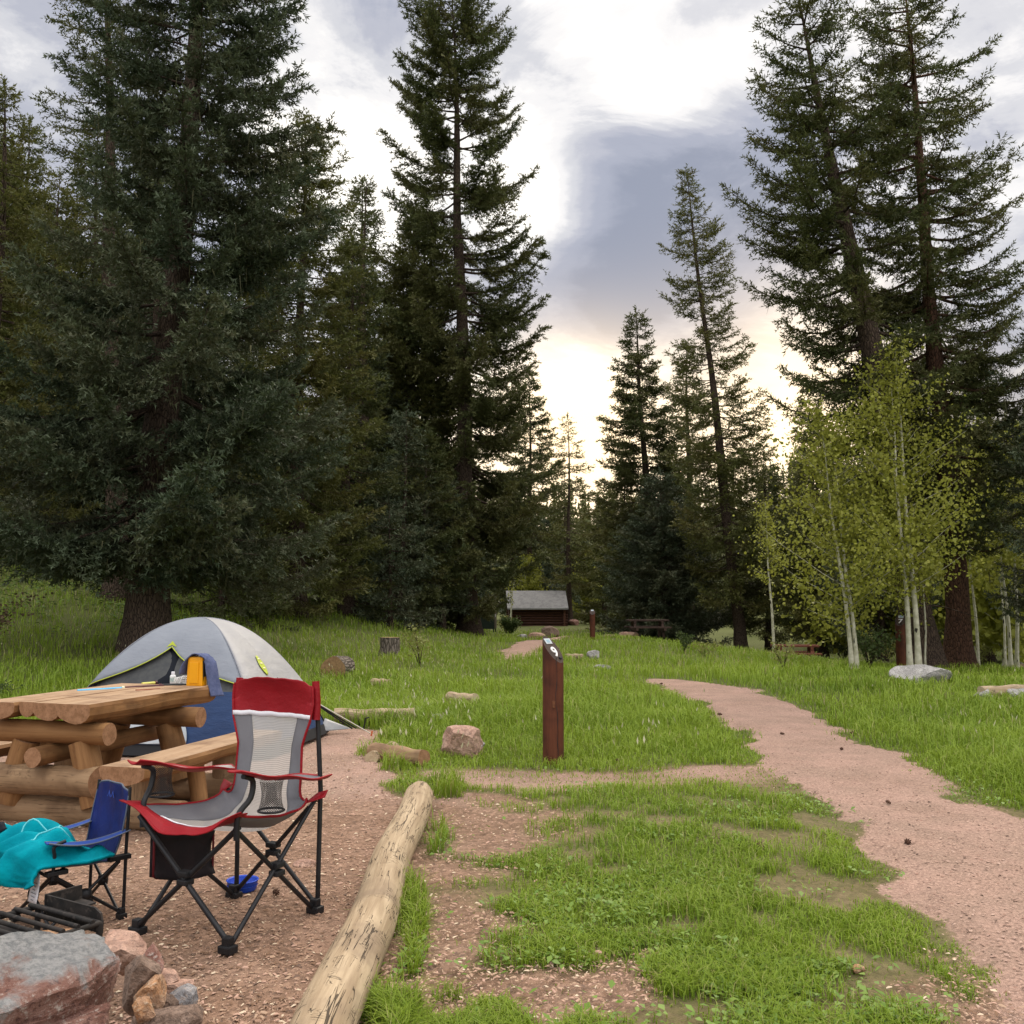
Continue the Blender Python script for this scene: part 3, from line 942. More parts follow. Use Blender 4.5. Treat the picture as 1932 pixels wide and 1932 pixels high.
pxtree(285, 20, -420, [(1040, 200), (990, 340), (850, 365), (700, 345), (560, 290), (400, 265), (200, 235), (0, 210), (-200, 150)], 3, m_needle_blue, r0=.42, tip_px=370,
       spacing=.55, nb=7, dens=1.35, shoot=.17, K=7, nl=.06, nbw=.013, twig=.34, lichen=4.0, gap=.45, upturn=.5, droop=.3,
       label='huge blue-green spruce hung with lichen, standing behind the tent', cat='spruce tree')
pxtree(222, 26, -260, [(620, 60), (500, 120), (330, 110), (180, 120), (40, 130), (-100, 80)], 7, m_needle, tip_px=150, r0=.30, spacing=.62, nb=4, dens=.75, shoot=.2, K=5, nl=.06, nbw=.016,
       lichen=1.0, gap=.75, label='thin-crowned leaning spruce whose bare trunk shows behind the huge spruce', cat='spruce tree')
pxtree(-25, 29, 112, [(1090, 150), (900, 165), (600, 130), (300, 75)], 9, m_needle_olive, spacing=.5, dens=.8, shoot=.22, nl=.07, nbw=.018,
       label='dark spruce cut off by the left edge of the picture', cat='spruce tree')
pxtree(88, 36, 300, [(1090, 120), (800, 100), (500, 60)], 12, m_needle_olive, spacing=.6, dens=.7, shoot=.26, nl=.08, nbw=.022,
       label='olive spruce filling the gap left of the huge spruce', cat='spruce tree')
pxtree(560, 29, 190, [(1110, 150), (950, 150), (700, 130), (500, 105), (350, 90), (250, 60)], 14, m_needle_olive, spacing=.48, nb=6, dens=.9, shoot=.22, nl=.07, nbw=.018, lichen=.6,
       label='broad olive spruce right behind the huge spruce', cat='spruce tree')
pxtree(655, 33, 420, [(1120, 105), (900, 100), (700, 70), (520, 45)], 15, m_needle, spacing=.5, nb=6, dens=.85, shoot=.24, nl=.075, nbw=.02,
       label='dark spruce between the olive spruce and the slim bare-stemmed one', cat='spruce tree')
pxtree(682, 40, 318, [(1100, 60), (900, 62), (700, 55), (500, 48), (400, 33)], 17, m_needle, spacing=.7, nb=4, dens=.7, shoot=.26, nl=.07, nbw=.02, gap=.6,
       label='slim gappy spruce with its stem in plain view against the sky', cat='spruce tree')
pxtree(775, 43, 372, [(1120, 120), (950, 115), (750, 95), (600, 75), (470, 48)], 18, m_needle_olive, spacing=.6, nb=6, dens=.8, shoot=.28, nl=.08, nbw=.022, lichen=.3,
       label='bushy olive spruce leaning against the tall central one', cat='spruce tree')
pxtree(884, 42, -75, [(1120, 110), (1000, 150), (900, 165), (800, 150), (650, 145), (520, 165), (450, 150), (320, 135), (200, 125), (100, 115), (0, 100)], 21, m_needle, tip_px=848, r0=.42,
       spacing=.66, nb=6, dens=.95, shoot=.20, K=7, nl=.075, nbw=.018, gap=.66, lichen=.5, upturn=.7, droop=.34, limb=1.3,
       label='tallest central spruce with ragged branches running beyond the top edge', cat='spruce tree')
pxtree(800, 38, 800, [(1120, 85), (1050, 85), (950, 65), (880, 40)], 23, m_needle, spacing=.45, nb=6, dens=.9, shoot=.24, nl=.07, nbw=.02,
       label='dense young spruce at the foot of the tall central one, on its left side', cat='spruce tree')
pxtree(868, 60, 860, [(1140, 75), (1050, 70), (950, 45)], 24, m_needle_blue, spacing=.5, nb=6, dens=.85, shoot=.28, nl=.08, nbw=.022,
       label='young spruce behind the dark steel storage box', cat='spruce tree')
pxtree(1000, 82, 690, [(1010, 75), (950, 68), (850, 50), (760, 30)], 26, m_needle, r0=.25, spacing=.75, nb=5, dens=.75, shoot=.42, nl=.12, nbw=.036, gap=.5,
       label='slender spruce to the right of the tall central one, dark against the glow', cat='spruce tree')
pxtree(1073, 76, 780, [(1090, 55), (1000, 60), (920, 48), (850, 25)], 27, m_needle_olive, r0=.22, spacing=.9, nb=5, dens=.6, shoot=.36, nl=.09, nbw=.03, gap=.5, twig_len=.26,
       label='small sparse spruce standing alone in the bright gap', cat='spruce tree')
pxtree(1232, 60, 572, [(1120, 95), (1000, 95), (860, 85), (760, 55), (650, 28)], 29, m_needle, tip_px=1202, spacing=.62, nb=6, dens=.9, shoot=.34, nl=.1, nbw=.028, gap=.3,
       label='evenly pointed spruce just right of the bright gap', cat='spruce tree')
pxtree(1248, 52, 885, [(1195, 130), (1130, 125), (1050, 95), (960, 55)], 31, m_needle_blue, spacing=.42, nb=7, dens=1.0, shoot=.25, nl=.075, nbw=.02, gap=.1,
       label='low dense blue-green spruce sheltering the dark picnic table', cat='spruce tree')
pxtree(1392, 48, 298, [(1120, 80), (950, 100), (800, 92), (700, 80), (560, 62), (450, 55), (380, 28)], 33, m_needle_olive, tip_px=1304, r0=.30, spacing=.62, nb=5, dens=.8, shoot=.28, nl=.08, nbw=.022, gap=.45,
       upturn=.6, label='tall narrow spruce leaning left, its spire clear against the grey cloud', cat='spruce tree')
pxtree(1300, 66, 640, [(1100, 70), (900, 65), (780, 40)], 34, m_needle, spacing=.8, nb=5, dens=.7, shoot=.36, nl=.1, nbw=.03, gap=.4,
       label='thin spruce half hidden between the pointed and the leaning spruce', cat='spruce tree')
pxtree(1735, 24, -75, [(1000, 90), (880, 150), (750, 175), (600, 175), (480, 180), (380, 190), (300, 180), (220, 140), (120, 105), (0, 80)], 36, m_needle, tip_px=1528, r0=.40,
       spacing=.50, nb=6, dens=1.1, shoot=.19, K=6, nl=.06, nbw=.014, gap=.6, lichen=1.6, upturn=.6, droop=.36, bare_to=(1.5, 5), limb=1.5,
       label='big leaning spruce with a bare bent trunk behind the aspens', cat='spruce tree')
pxtree(1800, 25, -110, [(1010, 90), (950, 140), (800, 180), (650, 185), (500, 165), (350, 160), (200, 145), (80, 120), (0, 110)], 38, m_needle, tip_px=1740, r0=.31, bark=m_bark_red,
       spacing=.50, nb=6, dens=1.1, shoot=.19, K=6, nl=.06, nbw=.014, gap=.6, lichen=2.2, upturn=.6, droop=.34, limb=1.5,
       label='big spruce with reddish bark rooted beside the grey boulder', cat='spruce tree')
pxtree(2035, 23, 480, [(1120, 175), (1080, 180), (900, 155), (750, 130), (620, 80)], 40, m_needle_blue, spacing=.40, nb=6, dens=.95, shoot=.19, K=6, nl=.06, nbw=.014, gap=.25, lichen=2.0,
       label='dense spruce with hanging lichen at the right edge of the picture', cat='spruce tree')
for i, (px, d, top, hw, lab) in enumerate((
        (1445, 50, 850, 95, 'dark young spruce behind the red picnic table'), (1545, 46, 800, 100, 'dark spruce behind the left aspen clump'),
        (1655, 42, 850, 110, 'dark spruce between the two aspen clumps'), (1850, 44, 640, 110, 'dark spruce showing between the reddish trunk and the right edge'),
        (1140, 84, 905, 60, 'small spruce behind the numbered post in the far grass'), (1018, 92, 965, 60, 'small dark spruce behind the log cabin, left of its ridge'),
        (965, 86, 895, 60, 'small spruce standing over the left end of the log cabin'), (1180, 66, 870, 65, 'small spruce just left of the pointed spruce'),
        (735, 33, 930, 70, 'short dark spruce on the grassy rise left of the red-brown trunks'), (420, 26, 850, 120, 'small spruce whose skirt shows over the top of the tent'), (838, 40, 905, 70, 'bushy young spruce hiding the foot of the tall central one'), (762, 37, 770, 90, 'dense middle-sized spruce left of the tall central one'))):
    pxtree(px, d, top, [(1165 if px < 800 or px > 1100 else 1130, hw), (1080, hw * .95), (1000, hw * .75), ((top + 1000) / 2, hw * .5)], 50 + i, m_needle_blue if px in (838, 762, 735) else (m_needle, m_needle_olive, m_needle_blue)[i % 3],
           spacing=.5 if d < 50 else .7, nb=6, dens=.8, shoot=.2 + d * .002, nl=.05 + d * .0008, nbw=.012 + d * .0002, gap=.25, label=lab, cat='spruce tree')

# the wood behind: copies of four different spruces
kinds = []
for i in range(4):
    H = (22, 18, 25, 15)[i]
    kinds.append(conifer((0, 0, 0), H, H * .015, [(1.2, H * .15), (H * .3, H * .145), (H * .6, H * .10), (H * .85, H * .04), (H, .05)], 70 + i, (m_needle, m_needle_olive, m_needle, m_needle_blue)[i],
                         spacing=.75, nb=6, dens=.55, shoot=.42, K=4, nl=.13, nbw=.04, gap=.35, twig=.36,
                         label='dark spruce of the wood closing in behind the clearing', cat='spruce tree', group='spruces of the wood behind the clearing'))


def copy_tree(o, parent=None):
    c = o.copy()
    COL.objects.link(c)
    if parent is not None: c.parent = parent
    for ch in list(o.children):
        copy_tree(ch, c)
    return c


rt = random.Random(8)
spots = []
for i in range(34):
    px = rt.uniform(-260, 800)
    d = rt.uniform(36, 74)
    spots.append((px, d, min(rt.uniform(.7, 1.05), d * (.37 if px < 160 else .42) / (22, 18, 25, 15)[i % 4])))
for i in range(11):
    spots.append((rt.uniform(1420, 2150), rt.uniform(54, 88), rt.uniform(.65, .95)))
for i in range(16):
    spots.append((rt.uniform(960, 1420), rt.uniform(104, 124), rt.uniform(.50, .68)))
used = 0
for px, d, s in spots:
    k = kinds[used % 4]
    o = k if used < 4 else copy_tree(k)
    used += 1
    o.location = colx(px, d)
    o.scale = (s, s, s * rt.uniform(.9, 1.1))
    o.rotation_euler = (0, 0, rt.uniform(0, 6.28))

# far wooded ridge: one mass of treetops
r = np.random.RandomState(77)
n = 1500
fy = 135 + 150 * r.rand(n)
fx = (r.rand(n) - .5) * 1.5 * fy
fz = terrain(fx, fy)
K = 46
tt = r.rand(n, K) ** .7
az = r.rand(n, K) * 6.28
hh = (8 + 6 * r.rand(n))[:, None]
rad = (1 - tt) * .17 * hh * (.5 + .6 * r.rand(n, K)) + .1
c = np.stack([fx[:, None] + 0 * tt, fy[:, None] + 0 * tt, fz[:, None] + hh * tt], -1)
out = np.stack([np.cos(az), np.sin(az), 0 * az - .25], -1)
sd = np.stack([-np.sin(az), np.cos(az), 0 * az], -1)
V = np.stack([c + [0, 0, .5], c + out * rad[..., None] + sd * (.25 + .3 * rad)[..., None], c + out * rad[..., None] - sd * (.25 + .3 * rad)[..., None]], 2).reshape(-1, 3)
tag(np_mesh('distant_forest', V, np.arange(len(V)).reshape(-1, 3), m_needle_olive, attrs={'rnd': np.repeat(r.rand(n * K), 3), 'tip': np.zeros(len(V))}),
    'far wooded ridge under the glowing sky', 'forest', kind='stuff')

# ------------------------------------------------------------------ aspens
m_aspen_leaf = leaf_mat('aspen_leaves', (.23, .25, .035), (.34, .36, .07), (.34, .34, .06), .42, .45)
m, nt = new_mat('aspen_bark')
v = attr(nt, 'lc', True)
n1_ = nd(nt, 'ShaderNodeTexNoise', {'Vector': nd(nt, 'ShaderNodeMapping', {0: v, 3: (9, 8, 8)}).outputs[0], 'Scale': 1.0, 'Detail': 5.0})
n2_ = nd(nt, 'ShaderNodeTexNoise', {'Vector': nd(nt, 'ShaderNodeMapping', {0: v, 3: (3.2, 9, 9)}).outputs[0], 'Scale': 1.0, 'Detail': 2.0})
cc = MIX(nt, MR(nt, n1_.outputs['Fac'], .35, .65), (.40, .385, .27), (.56, .54, .42))
cc = MIX(nt, MR(nt, n2_.outputs['Fac'], .66, .70), cc, (.035, .03, .025))
finish(nt, nd(nt, 'ShaderNodeBsdfPrincipled', {'Base Color': cc, 'Roughness': .8, 'Specular IOR Level': .2}).outputs[0])
m_aspen_bark = m


def aspen(base, stems, seed, leaves=5200, leaf=.05, spread=1.0, low=.22, name='aspen_tree', bmul=1.0, mat=None, **tg):
    """stems: [(dx at foot, top dx, top dy, height, radius)]"""
    r = np.random.RandomState(seed)
    root = empty(name, base, **tg)
    Bs = []
    for si, (fx, tx, ty, H, rad) in enumerate(stems):
        tb = MB()
        t = np.linspace(0, 1, 12)
        ax = np.stack([fx + (tx - fx) * t ** 1.1 + .05 * np.sin(t * 9 + si) * t, ty * t + .04 * np.cos(t * 8 + si), H * t - .1 * (t == 0)], 1)
        tb.tube(ax, list(rad * (1 - .88 * t) + rad * .35 * np.exp(-t * 40)), 9, wob=.12, seed=seed + si)
        nbr = int(H * 5.5 * bmul)
        for b in range(nbr):
            q = low + (1 - low) * ((b + r.rand()) / nbr) ** .9
            P = np.array([np.interp(q, t, ax[:, k]) for k in range(3)])
            a = r.rand() * 6.283
            L = spread * (1.35 * (1 - q) ** .65 + .28) * (.55 + .6 * r.rand()) * min(1, H / 6 + .25)
            up = .0 + .45 * r.rand() + q * .6
            d = np.array([math.cos(a), math.sin(a), up])
            s = np.linspace(0, 1, 5)
            cv = P + d * (L * s)[:, None] * .8 + np.array([0, 0, .12]) * (L * s ** 2)[:, None] + np.cumsum(r.randn(5, 3) * .045 * s[:, None], 0)
            tb.tube(cv, list((.006 + .0045 * L) * rad / .07 * (1 - .85 * s)), 4)
            m = int(leaves / len(stems) / nbr * (.5 + L))
            u = r.rand(m) ** .6
            Q = np.stack([np.interp(u, s, cv[:, k]) for k in range(3)], 1)
            cl = r.randint(0, max(3, m // 9), m)
            off = (r.randn(max(3, m // 9), 3) * .20 * (.5 + L * .5))[cl] + r.randn(m, 3) * .06
            Bs.append(Q + off * (.3 + u)[:, None])
        tb.build('trunk', m_aspen_bark, root)
    B = np.concatenate(Bs)
    B = B[B[:, 2] > .3]
    n = len(B)
    a, e = r.rand(n) * 6.283, r.randn(n) * .7
    D = np.stack([np.cos(a) * np.cos(e), np.sin(a) * np.cos(e), np.sin(e) - .35], 1)
    S = unit(np.cross(D, r.randn(n, 3)))
    l = leaf * (.6 + .7 * r.rand(n))
    D, S = D * l[:, None], S * (l * .52)[:, None]
    V = np.stack([B, B + D * .35 + S, B + D * .8 + S * .55, B + D, B + D * .8 - S * .55, B + D * .35 - S], 1).reshape(-1, 3)
    np_mesh('crown', V, np.arange(6 * n).reshape(-1, 6), mat or m_aspen_leaf, root, {'rnd': np.repeat(r.rand(n), 6), 'tip': np.repeat((r.rand(n) > .8) * .7, 6)})
    return root


D_ = 22.0
aspen(colx(1604, D_), [(-.03, -.62, .1, 5.6, .055), (.06, -.28, .3, 5.0, .052)], 101, 5800, .064, spread=1.5, low=.15, bmul=.8,
      label='leaning pair of aspen stems with yellow-green leaves, left of the white-trunked pair', cat='aspen tree')
aspen(colx(1716, D_), [(-.085, -.30, .1, 6.3, .066), (.095, -.14, .2, 6.9, .070)], 103, 6600, .064, spread=1.5, low=.19, bmul=.8,
      label='tall aspen with two straight pale trunks behind the grey boulder', cat='aspen tree')
aspen(colx(1736, 22.8), [(0, .05, 0, 3.4, .028)], 104, 500, .05, low=.4, label='thin aspen sapling close beside the two pale trunks', cat='aspen tree')
for i, (px, d, H, rad, sp, lab) in enumerate(((1455, 38, 6.0, .065, .7, 'white-barked aspen standing over the red picnic table'), (1836, 27, 4.6, .05, .5, 'short pale aspen stem right of the reddish trunk'),
                                        (1886, 28, 4.9, .04, .5, 'greenish aspen stem, leftmost of three by the right edge'), (1897, 27.5, 5.2, .06, .6, 'crooked white aspen stem, middle one of three by the right edge'),
                                        (1907, 27, 5.0, .06, .6, 'straight white aspen stem, rightmost of three by the right edge'))):
    aspen(colx(px, d), [(0, (-.25, -.2, -.1, -.28, .12)[i], 0, H, rad)], 110 + i, 1500, .065, spread=sp, low=.5, label=lab, cat='aspen tree')
aspen(colx(988, 79), [(0, .2, 0, 5.2, .06), (.5, .6, 0, 4.6, .05)], 120, 2600, .14, spread=1.2, low=.12, label='bright yellow-green aspen bush left of the log cabin', cat='aspen tree')
aspen(colx(1096, 92), [(0, .2, 0, 6, .06)], 121, 1800, .17, spread=1.3, low=.1, label='yellow-green aspen behind the right end of the log cabin', cat='aspen tree')
aspen(colx(962, 71), [(0, .3, 0, 3.6, .08)], 122, 160, .12, spread=.9, low=.5, label='small bare white-stemmed aspen in front of the log cabin', cat='aspen tree')
for i, (px, d, H) in enumerate(((1890, 62, 13), (1960, 66, 14), (1800, 70, 12), (1680, 75, 9), (2040, 60, 14), (30, 48, 12), (1560, 66, 6), (1650, 44, 5.5), (1845, 46, 7.5), (1915, 42, 8), (1790, 52, 8), (1885, 33, 7.5), (1925, 37, 8.5))):
    aspen(colx(px, d), [(0, .3, 0, H, .09), (1.0, 1.3, 0, H * .85, .08)], 130 + i, 5200, .2, spread=2.2, low=.08,
          label='yellow-green aspen glowing through gaps in the wood', cat='aspen tree', group='aspens glowing through the wood')

# ------------------------------------------------------------------ camp furniture
def RX(a): return Matrix.Rotation(a, 3, 'X')
def RY(a): return Matrix.Rotation(a, 3, 'Y')
def RZ(a): return Matrix.Rotation(a, 3, 'Z')


m_black = pm('black_steel', (.012, .012, .014), (.02, .02, .022), 8, .42, spec=.3)
m_plastic_black = pm('black_plastic', (.012, .012, .013), (.018, .018, .02), 20, .5)
m_iron = pm('sooty_iron', (.010, .0095, .009), (.028, .023, .02), 14, .75, .003, c3=(.05, .04, .034))
m_red = pm('red_nylon', (.34, .006, .014), (.29, .004, .011), 5, .5, .014, bscale=6, transl=.15)
m_grey_nylon = pm('grey_nylon', (.15, .15, .165), (.18, .18, .195), 6, .6, .003, bscale=9, transl=.1)
m_white_trim = pm('white_piping', (.72, .72, .76), None, 5, .6)
m_blue_nylon = pm('navy_blue_nylon', (.003, .012, .095), (.006, .02, .15), 5, .5, .008, bscale=9, transl=.1)
m_blue_arm = pm('blue_nylon_edge', (.010, .045, .24), (.015, .06, .30), 6, .5, .004, bscale=12, transl=.1)
m_grey_bind = pm('grey_binding', (.10, .12, .16), None, 6, .7)

m, nt = new_mat('white_mesh')
uv = attr(nt, 'lc', True)
sx, sy, sz_ = nd(nt, 'ShaderNodeSeparateXYZ', {0: uv}).outputs
wv = nd(nt, 'ShaderNodeTexNoise', {'Vector': uv, 'Scale': 9.0, 'Detail': 2.0})
st = M(nt, 'SINE', M(nt, 'ADD', M(nt, 'MULTIPLY', sy, 1150.0), M(nt, 'MULTIPLY', wv.outputs['Fac'], .5)))
colm = MIX(nt, MR(nt, st, -.2, .9), (.66, .65, .62), (.42, .41, .40))
pb = nd(nt, 'ShaderNodeBsdfPrincipled', {'Base Color': colm, 'Roughness': .8})
tl = nd(nt, 'ShaderNodeBsdfTranslucent', {0: colm})
tp = nd(nt, 'ShaderNodeBsdfTransparent')
s1 = nd(nt, 'ShaderNodeMixShader', {0: .35, 1: pb.outputs[0], 2: tl.outputs[0]})
finish(nt, nd(nt, 'ShaderNodeMixShader', {0: .24, 1: s1.outputs[0], 2: tp.outputs[0]}).outputs[0])
m_mesh = m
m, nt = new_mat('black_netting')
uv = attr(nt, 'lc', True)
sx, sy, sz_ = nd(nt, 'ShaderNodeSeparateXYZ', {0: uv}).outputs
k1 = M(nt, 'ABSOLUTE', M(nt, 'SINE', M(nt, 'MULTIPLY', M(nt, 'ADD', sx, sy), 40.0)))
k2 = M(nt, 'ABSOLUTE', M(nt, 'SINE', M(nt, 'MULTIPLY', M(nt, 'SUBTRACT', sx, sy), 40.0)))
hole = M(nt, 'GREATER_THAN', M(nt, 'MINIMUM', k1, k2), .42)
pb = nd(nt, 'ShaderNodeBsdfPrincipled', {'Base Color': (.015, .013, .014, 1), 'Roughness': .8})
finish(nt, nd(nt, 'ShaderNodeMixShader', {0: hole, 1: pb.outputs[0], 2: nd(nt, 'ShaderNodeBsdfTransparent').outputs[0]}).outputs[0])
m_net = m


def catmull(pts, t):
    """smooth curve through pts, t in 0..1"""
    n = len(pts) - 1
    f = min(max(t, 0), .99999) * n
    i = int(f)
    u = f - i
    p = [Vector(pts[min(max(i + k, 0), n)]) for k in (-1, 0, 1, 2)]
    return .5 * ((2 * p[1]) + (p[2] - p[0]) * u + (2 * p[0] - 5 * p[1] + 4 * p[2] - p[3]) * u * u + (3 * p[1] - p[0] - 3 * p[2] + p[3]) * u ** 3)


def poly(pts, n=20):
    return [catmull(pts, i / n) for i in range(n + 1)]


# ---- adult chair; local +x = its right side as seen from the camera, -y = the way it faces
ch = empty('camp_chair', (-1.25, 4.56, TZ(-1.25, 4.56) + .012), -R(27))
ch.scale = (1.08, 1.05, 1.01)
tag(ch, 'red and grey high-backed folding camp chair with white mesh back', 'camp chair')
hw, hd = .235, .275
feet = {'fl': (-hw, -hd), 'fr': (hw, -hd), 'rl': (-hw + .01, hd), 'rr': (hw - .01, hd)}
for k, (x, y) in feet.items():
    b = MB()
    b.box((x, y, .016), (.062, .05, .032), bev=.006)
    b.box((x, y, .045), (.036, .036, .04), bev=.006)
    b.build('foot', m_plastic_black, ch)
zc = .50


def leg(a, b_, r=.0115, mid=None):
    b = MB()
    pts = [a, b_] if mid is None else [a] + mid + [b_]
    b.tube(pts, r, 10)
    return b.build('leg', m_black, ch)


leg((-hw, -hd - .006, .03), (hw + .015, -hd + .03, zc - .01))
leg((hw, -hd + .010, .03), (-hw - .015, -hd + .006, zc - .01))
for s in (-1, 1):
    leg((s * hw, -hd + .02, .03), (s * (hw + .005), hd - .03, zc + .015), .010)
    leg((s * (hw - .014), hd - .02, .03), (s * (hw + .01), -hd + .012, zc - .015), .010)
leg((-hw + .01, hd + .012, .03), (hw - .02, hd - .035, zc - .02), .010)
leg((hw - .01, hd + .012, .03), (-hw + .02, hd - .035, zc - .02), .010)
for s in (-1, 1):
    b = MB()
    b.tube([(s * (hw - .01), hd + .016, .02), (s * (hw - .005), hd + .018, .55), (s * (hw - .02) - .03, hd + .035, 1.03)], .0105, 10)
    b.build('back_pole', m_black, ch)
    b = MB()
    b.tube(poly([(s * (hw + .012), -hd + .02, zc - .06), (s * (hw + .015), -hd + .025, zc + .04), (s * (hw + .03), -hd + .075, zc + .10), (s * (hw + .03), -hd + .085, zc + .17), (s * (hw + .03), -hd + .03, .695)], 14), .0115, 10)
    b.build('arm_post', m_black, ch)
for c, rot in (((0, -hd + .012, .262), 0), ((hw + .004, 0, .265), 1), ((-hw - .004, 0, .265), 1), ((0, hd - .01, .262), 0)):
    b = MB()
    for dz in (-.017, .017):
        b.box((c[0], c[1], c[2] + dz), (.055 if not rot else .045, .045 if not rot else .055, .024), bev=.006)
    b.build('joint', m_plastic_black, ch)

PROF = [(-.315, .485), (-.24, .462), (-.10, .42), (.03, .39), (.13, .395), (.195, .47), (.225, .62), (.245, .80), (.262, .93), (.275, 1.03)]


def sling(u, v):
    """seat and back fabric: u across -1..1, v from the front edge (0) to the top (1)"""
    p = catmull([(0, a, b) for a, b in PROF], v)
    y, z = p.y, p.z
    wid = np.interp(v, [0, .1, .25, .4, .52, .62, .74, .82, .9, 1], [.295, .265, .25, .245, .225, .182, .178, .215, .226, .222])
    lift = np.interp(v, [0, .15, .35, .48, .6, 1], [.055, .075, .10, .11, .0, 0])
    x = u * wid
    z += lift * abs(u) ** 2.2 - (.03 * (1 - u * u) if v < .04 else 0)
    if v < .13:
        z += -.018 * math.cos(u * 4.2) * (1 - v / .13) + .012 * math.sin(u * 7 + 1) * (1 - v / .13)
    if .3 < v < .6:
        y += .05 * abs(u) ** 2 * (1 - abs(v - .45) / .15)
    if v > .6:
        y += .035 * (1 - u * u) * math.sin((v - .6) / .4 * 3.14) + (-.02 * (1 - abs(u)) * (1 if v > .93 else 0) * (v - .93) / .07)
        z += .022 * (1 - u * u) * max(0, (v - .9) / .1)
    x -= .03 * max(0, (v - .6) / .4)
    if abs(u) > .9 and v > .9:
        z -= .012
    return Vector((x, y + .004 * mnoise.noise(Vector((u * 5, v * 14, 1))), z + .006 * mnoise.noise(Vector((u * 4, v * 12, 5)))))


VB = .838
b = MB(); b.sheet(sling, 16, 60, (-.60, .60), (.115, VB)); b.build('mesh_panel', m_mesh, ch)
for s in (-1, 1):
    b = MB(); b.sheet(sling, 5, 60, (s * .60, s * 1.0), (.115, VB)); b.build('side_panel', m_grey_nylon, ch, .004)
    b = MB(); b.tube([sling(s * 1.0, .03 + (.985 - .03) * i / 70) for i in range(71)], .0055, 6); b.build('edge_piping', m_red, ch)
b = MB(); b.sheet(sling, 22, 16, (-1, 1), (VB, .995)); b.build('head_panel', m_red, ch, .005)
b = MB(); b.sheet(lambda u, v: sling(u, v) + Vector((0, -.004, .004)), 22, 2, (-1, 1), (VB - .012, VB + .006)); b.build('white_band', m_white_trim, ch, .003)
b = MB(); b.sheet(sling, 26, 8, (-1.08, 1.08), (0, .115)); b.build('front_panel', m_red, ch, .005)
b = MB(); b.sheet(lambda u, v: sling(u, v) + Vector((0, 0, .005)), 14, 2, (-.62, .35), (.11, .122)); b.build('white_band', m_white_trim, ch, .003)
# head sleeve over the poles
for s in (-1, 1):
    b = MB(); b.tube([(s * .222 - .022, .292, .86), (s * .222 - .026, .30, .95), (s * .216 - .03, .304, 1.036)], [.018, .018, .016], 10); b.build('pole_sleeve', m_red, ch)
    b = MB(); b.sheet(lambda u, v, s=s: Vector((s * (.235 + .055 * u), .265 - .07 * v * (1 - u) - .02 * v, .535 - .03 * v + .02 * u)), 5, 5); b.build('rear_tab', m_red, ch, .004)


def arm(s):
    A, B_ = Vector((s * (hw + .03), -hd - .02, .715)), Vector((s * (hw + .012), hd + .03, .60))
    Y0, Y1 = A.y, B_.y

    def fn(u, v):
        p = A.lerp(B_, v)
        wdt = np.interp(v, [0, .08, .25, .55, .8, 1], [.035, .07, .082, .07, .055, .035])
        sag = -.018 * math.sin(math.pi * v) * (1 - .2 * abs(u))
        return p + Vector((u * wdt, 0, sag + .012 * u * u + .006 * math.sin(v * 11 + u * 2 + s)))
    hv = .38 if s > 0 else .25
    hole = lambda u, v: (u / .60) ** 2 + ((v - hv) / .10) ** 2 < 1
    b = MB()
    nu, nv = 16, 48
    vs, fs = [], []
    for j in range(nv + 1):
        for i in range(nu + 1):
            vs.append(fn(-1 + 2 * i / nu, j / nv))
    for j in range(nv):
        for i in range(nu):
            u, v = -1 + 2 * (i + .5) / nu, (j + .5) / nv
            if not hole(u, v):
                fs.append([j * (nu + 1) + i, j * (nu + 1) + i + 1, (j + 1) * (nu + 1) + i + 1, (j + 1) * (nu + 1) + i])
    b.add(vs, fs)
    armo = b.build('armrest', m_red, ch, .006)
    b = MB(); b.sheet(lambda u, v: fn(u, v) + Vector((0, 0, .006)), 6, 24, (-.62, .62), (.53 if s > 0 else .42, .97)); b.build('arm_inlay', m_grey_nylon if s > 0 else m_mesh, armo, .002)
    b = MB(); b.tube([fn(.64 * math.cos(a), hv + .108 * math.sin(a)) + Vector((0, 0, .004)) for a in [i * math.pi / 12 for i in range(25)]], .006, 6); b.build('holder_ring', m_plastic_black, armo)
    c = fn(0, hv)
    # hanging net cup holder
    b = MB()
    n, k = 28, 8
    vs, lc = [], []
    for j in range(k + 1):
        t = j / k
        rad = .047 - .010 * math.sin(t * math.pi) + .004 * t
        for i in range(n + 1):
            a = 2 * math.pi * i / n
            vs.append(c + Vector((rad * math.cos(a), rad * 1.05 * math.sin(a), -.125 * t)))
            lc.append((i / n * 2.4, t * 1.25, 0))
    b.add(vs, [[j * (n + 1) + i, j * (n + 1) + i + 1, (j + 1) * (n + 1) + i + 1, (j + 1) * (n + 1) + i] for j in range(k) for i in range(n)], 0, lc)
    b.build('cup_holder', m_net, armo)
    b = MB()
    b.tube([c + Vector((.05 * math.cos(a), .053 * math.sin(a), -.125)) for a in [i * math.pi / 10 for i in range(21)]], .005, 6)
    b.build('cup_holder_rim', m_plastic_black, armo)


arm(1)
arm(-1)
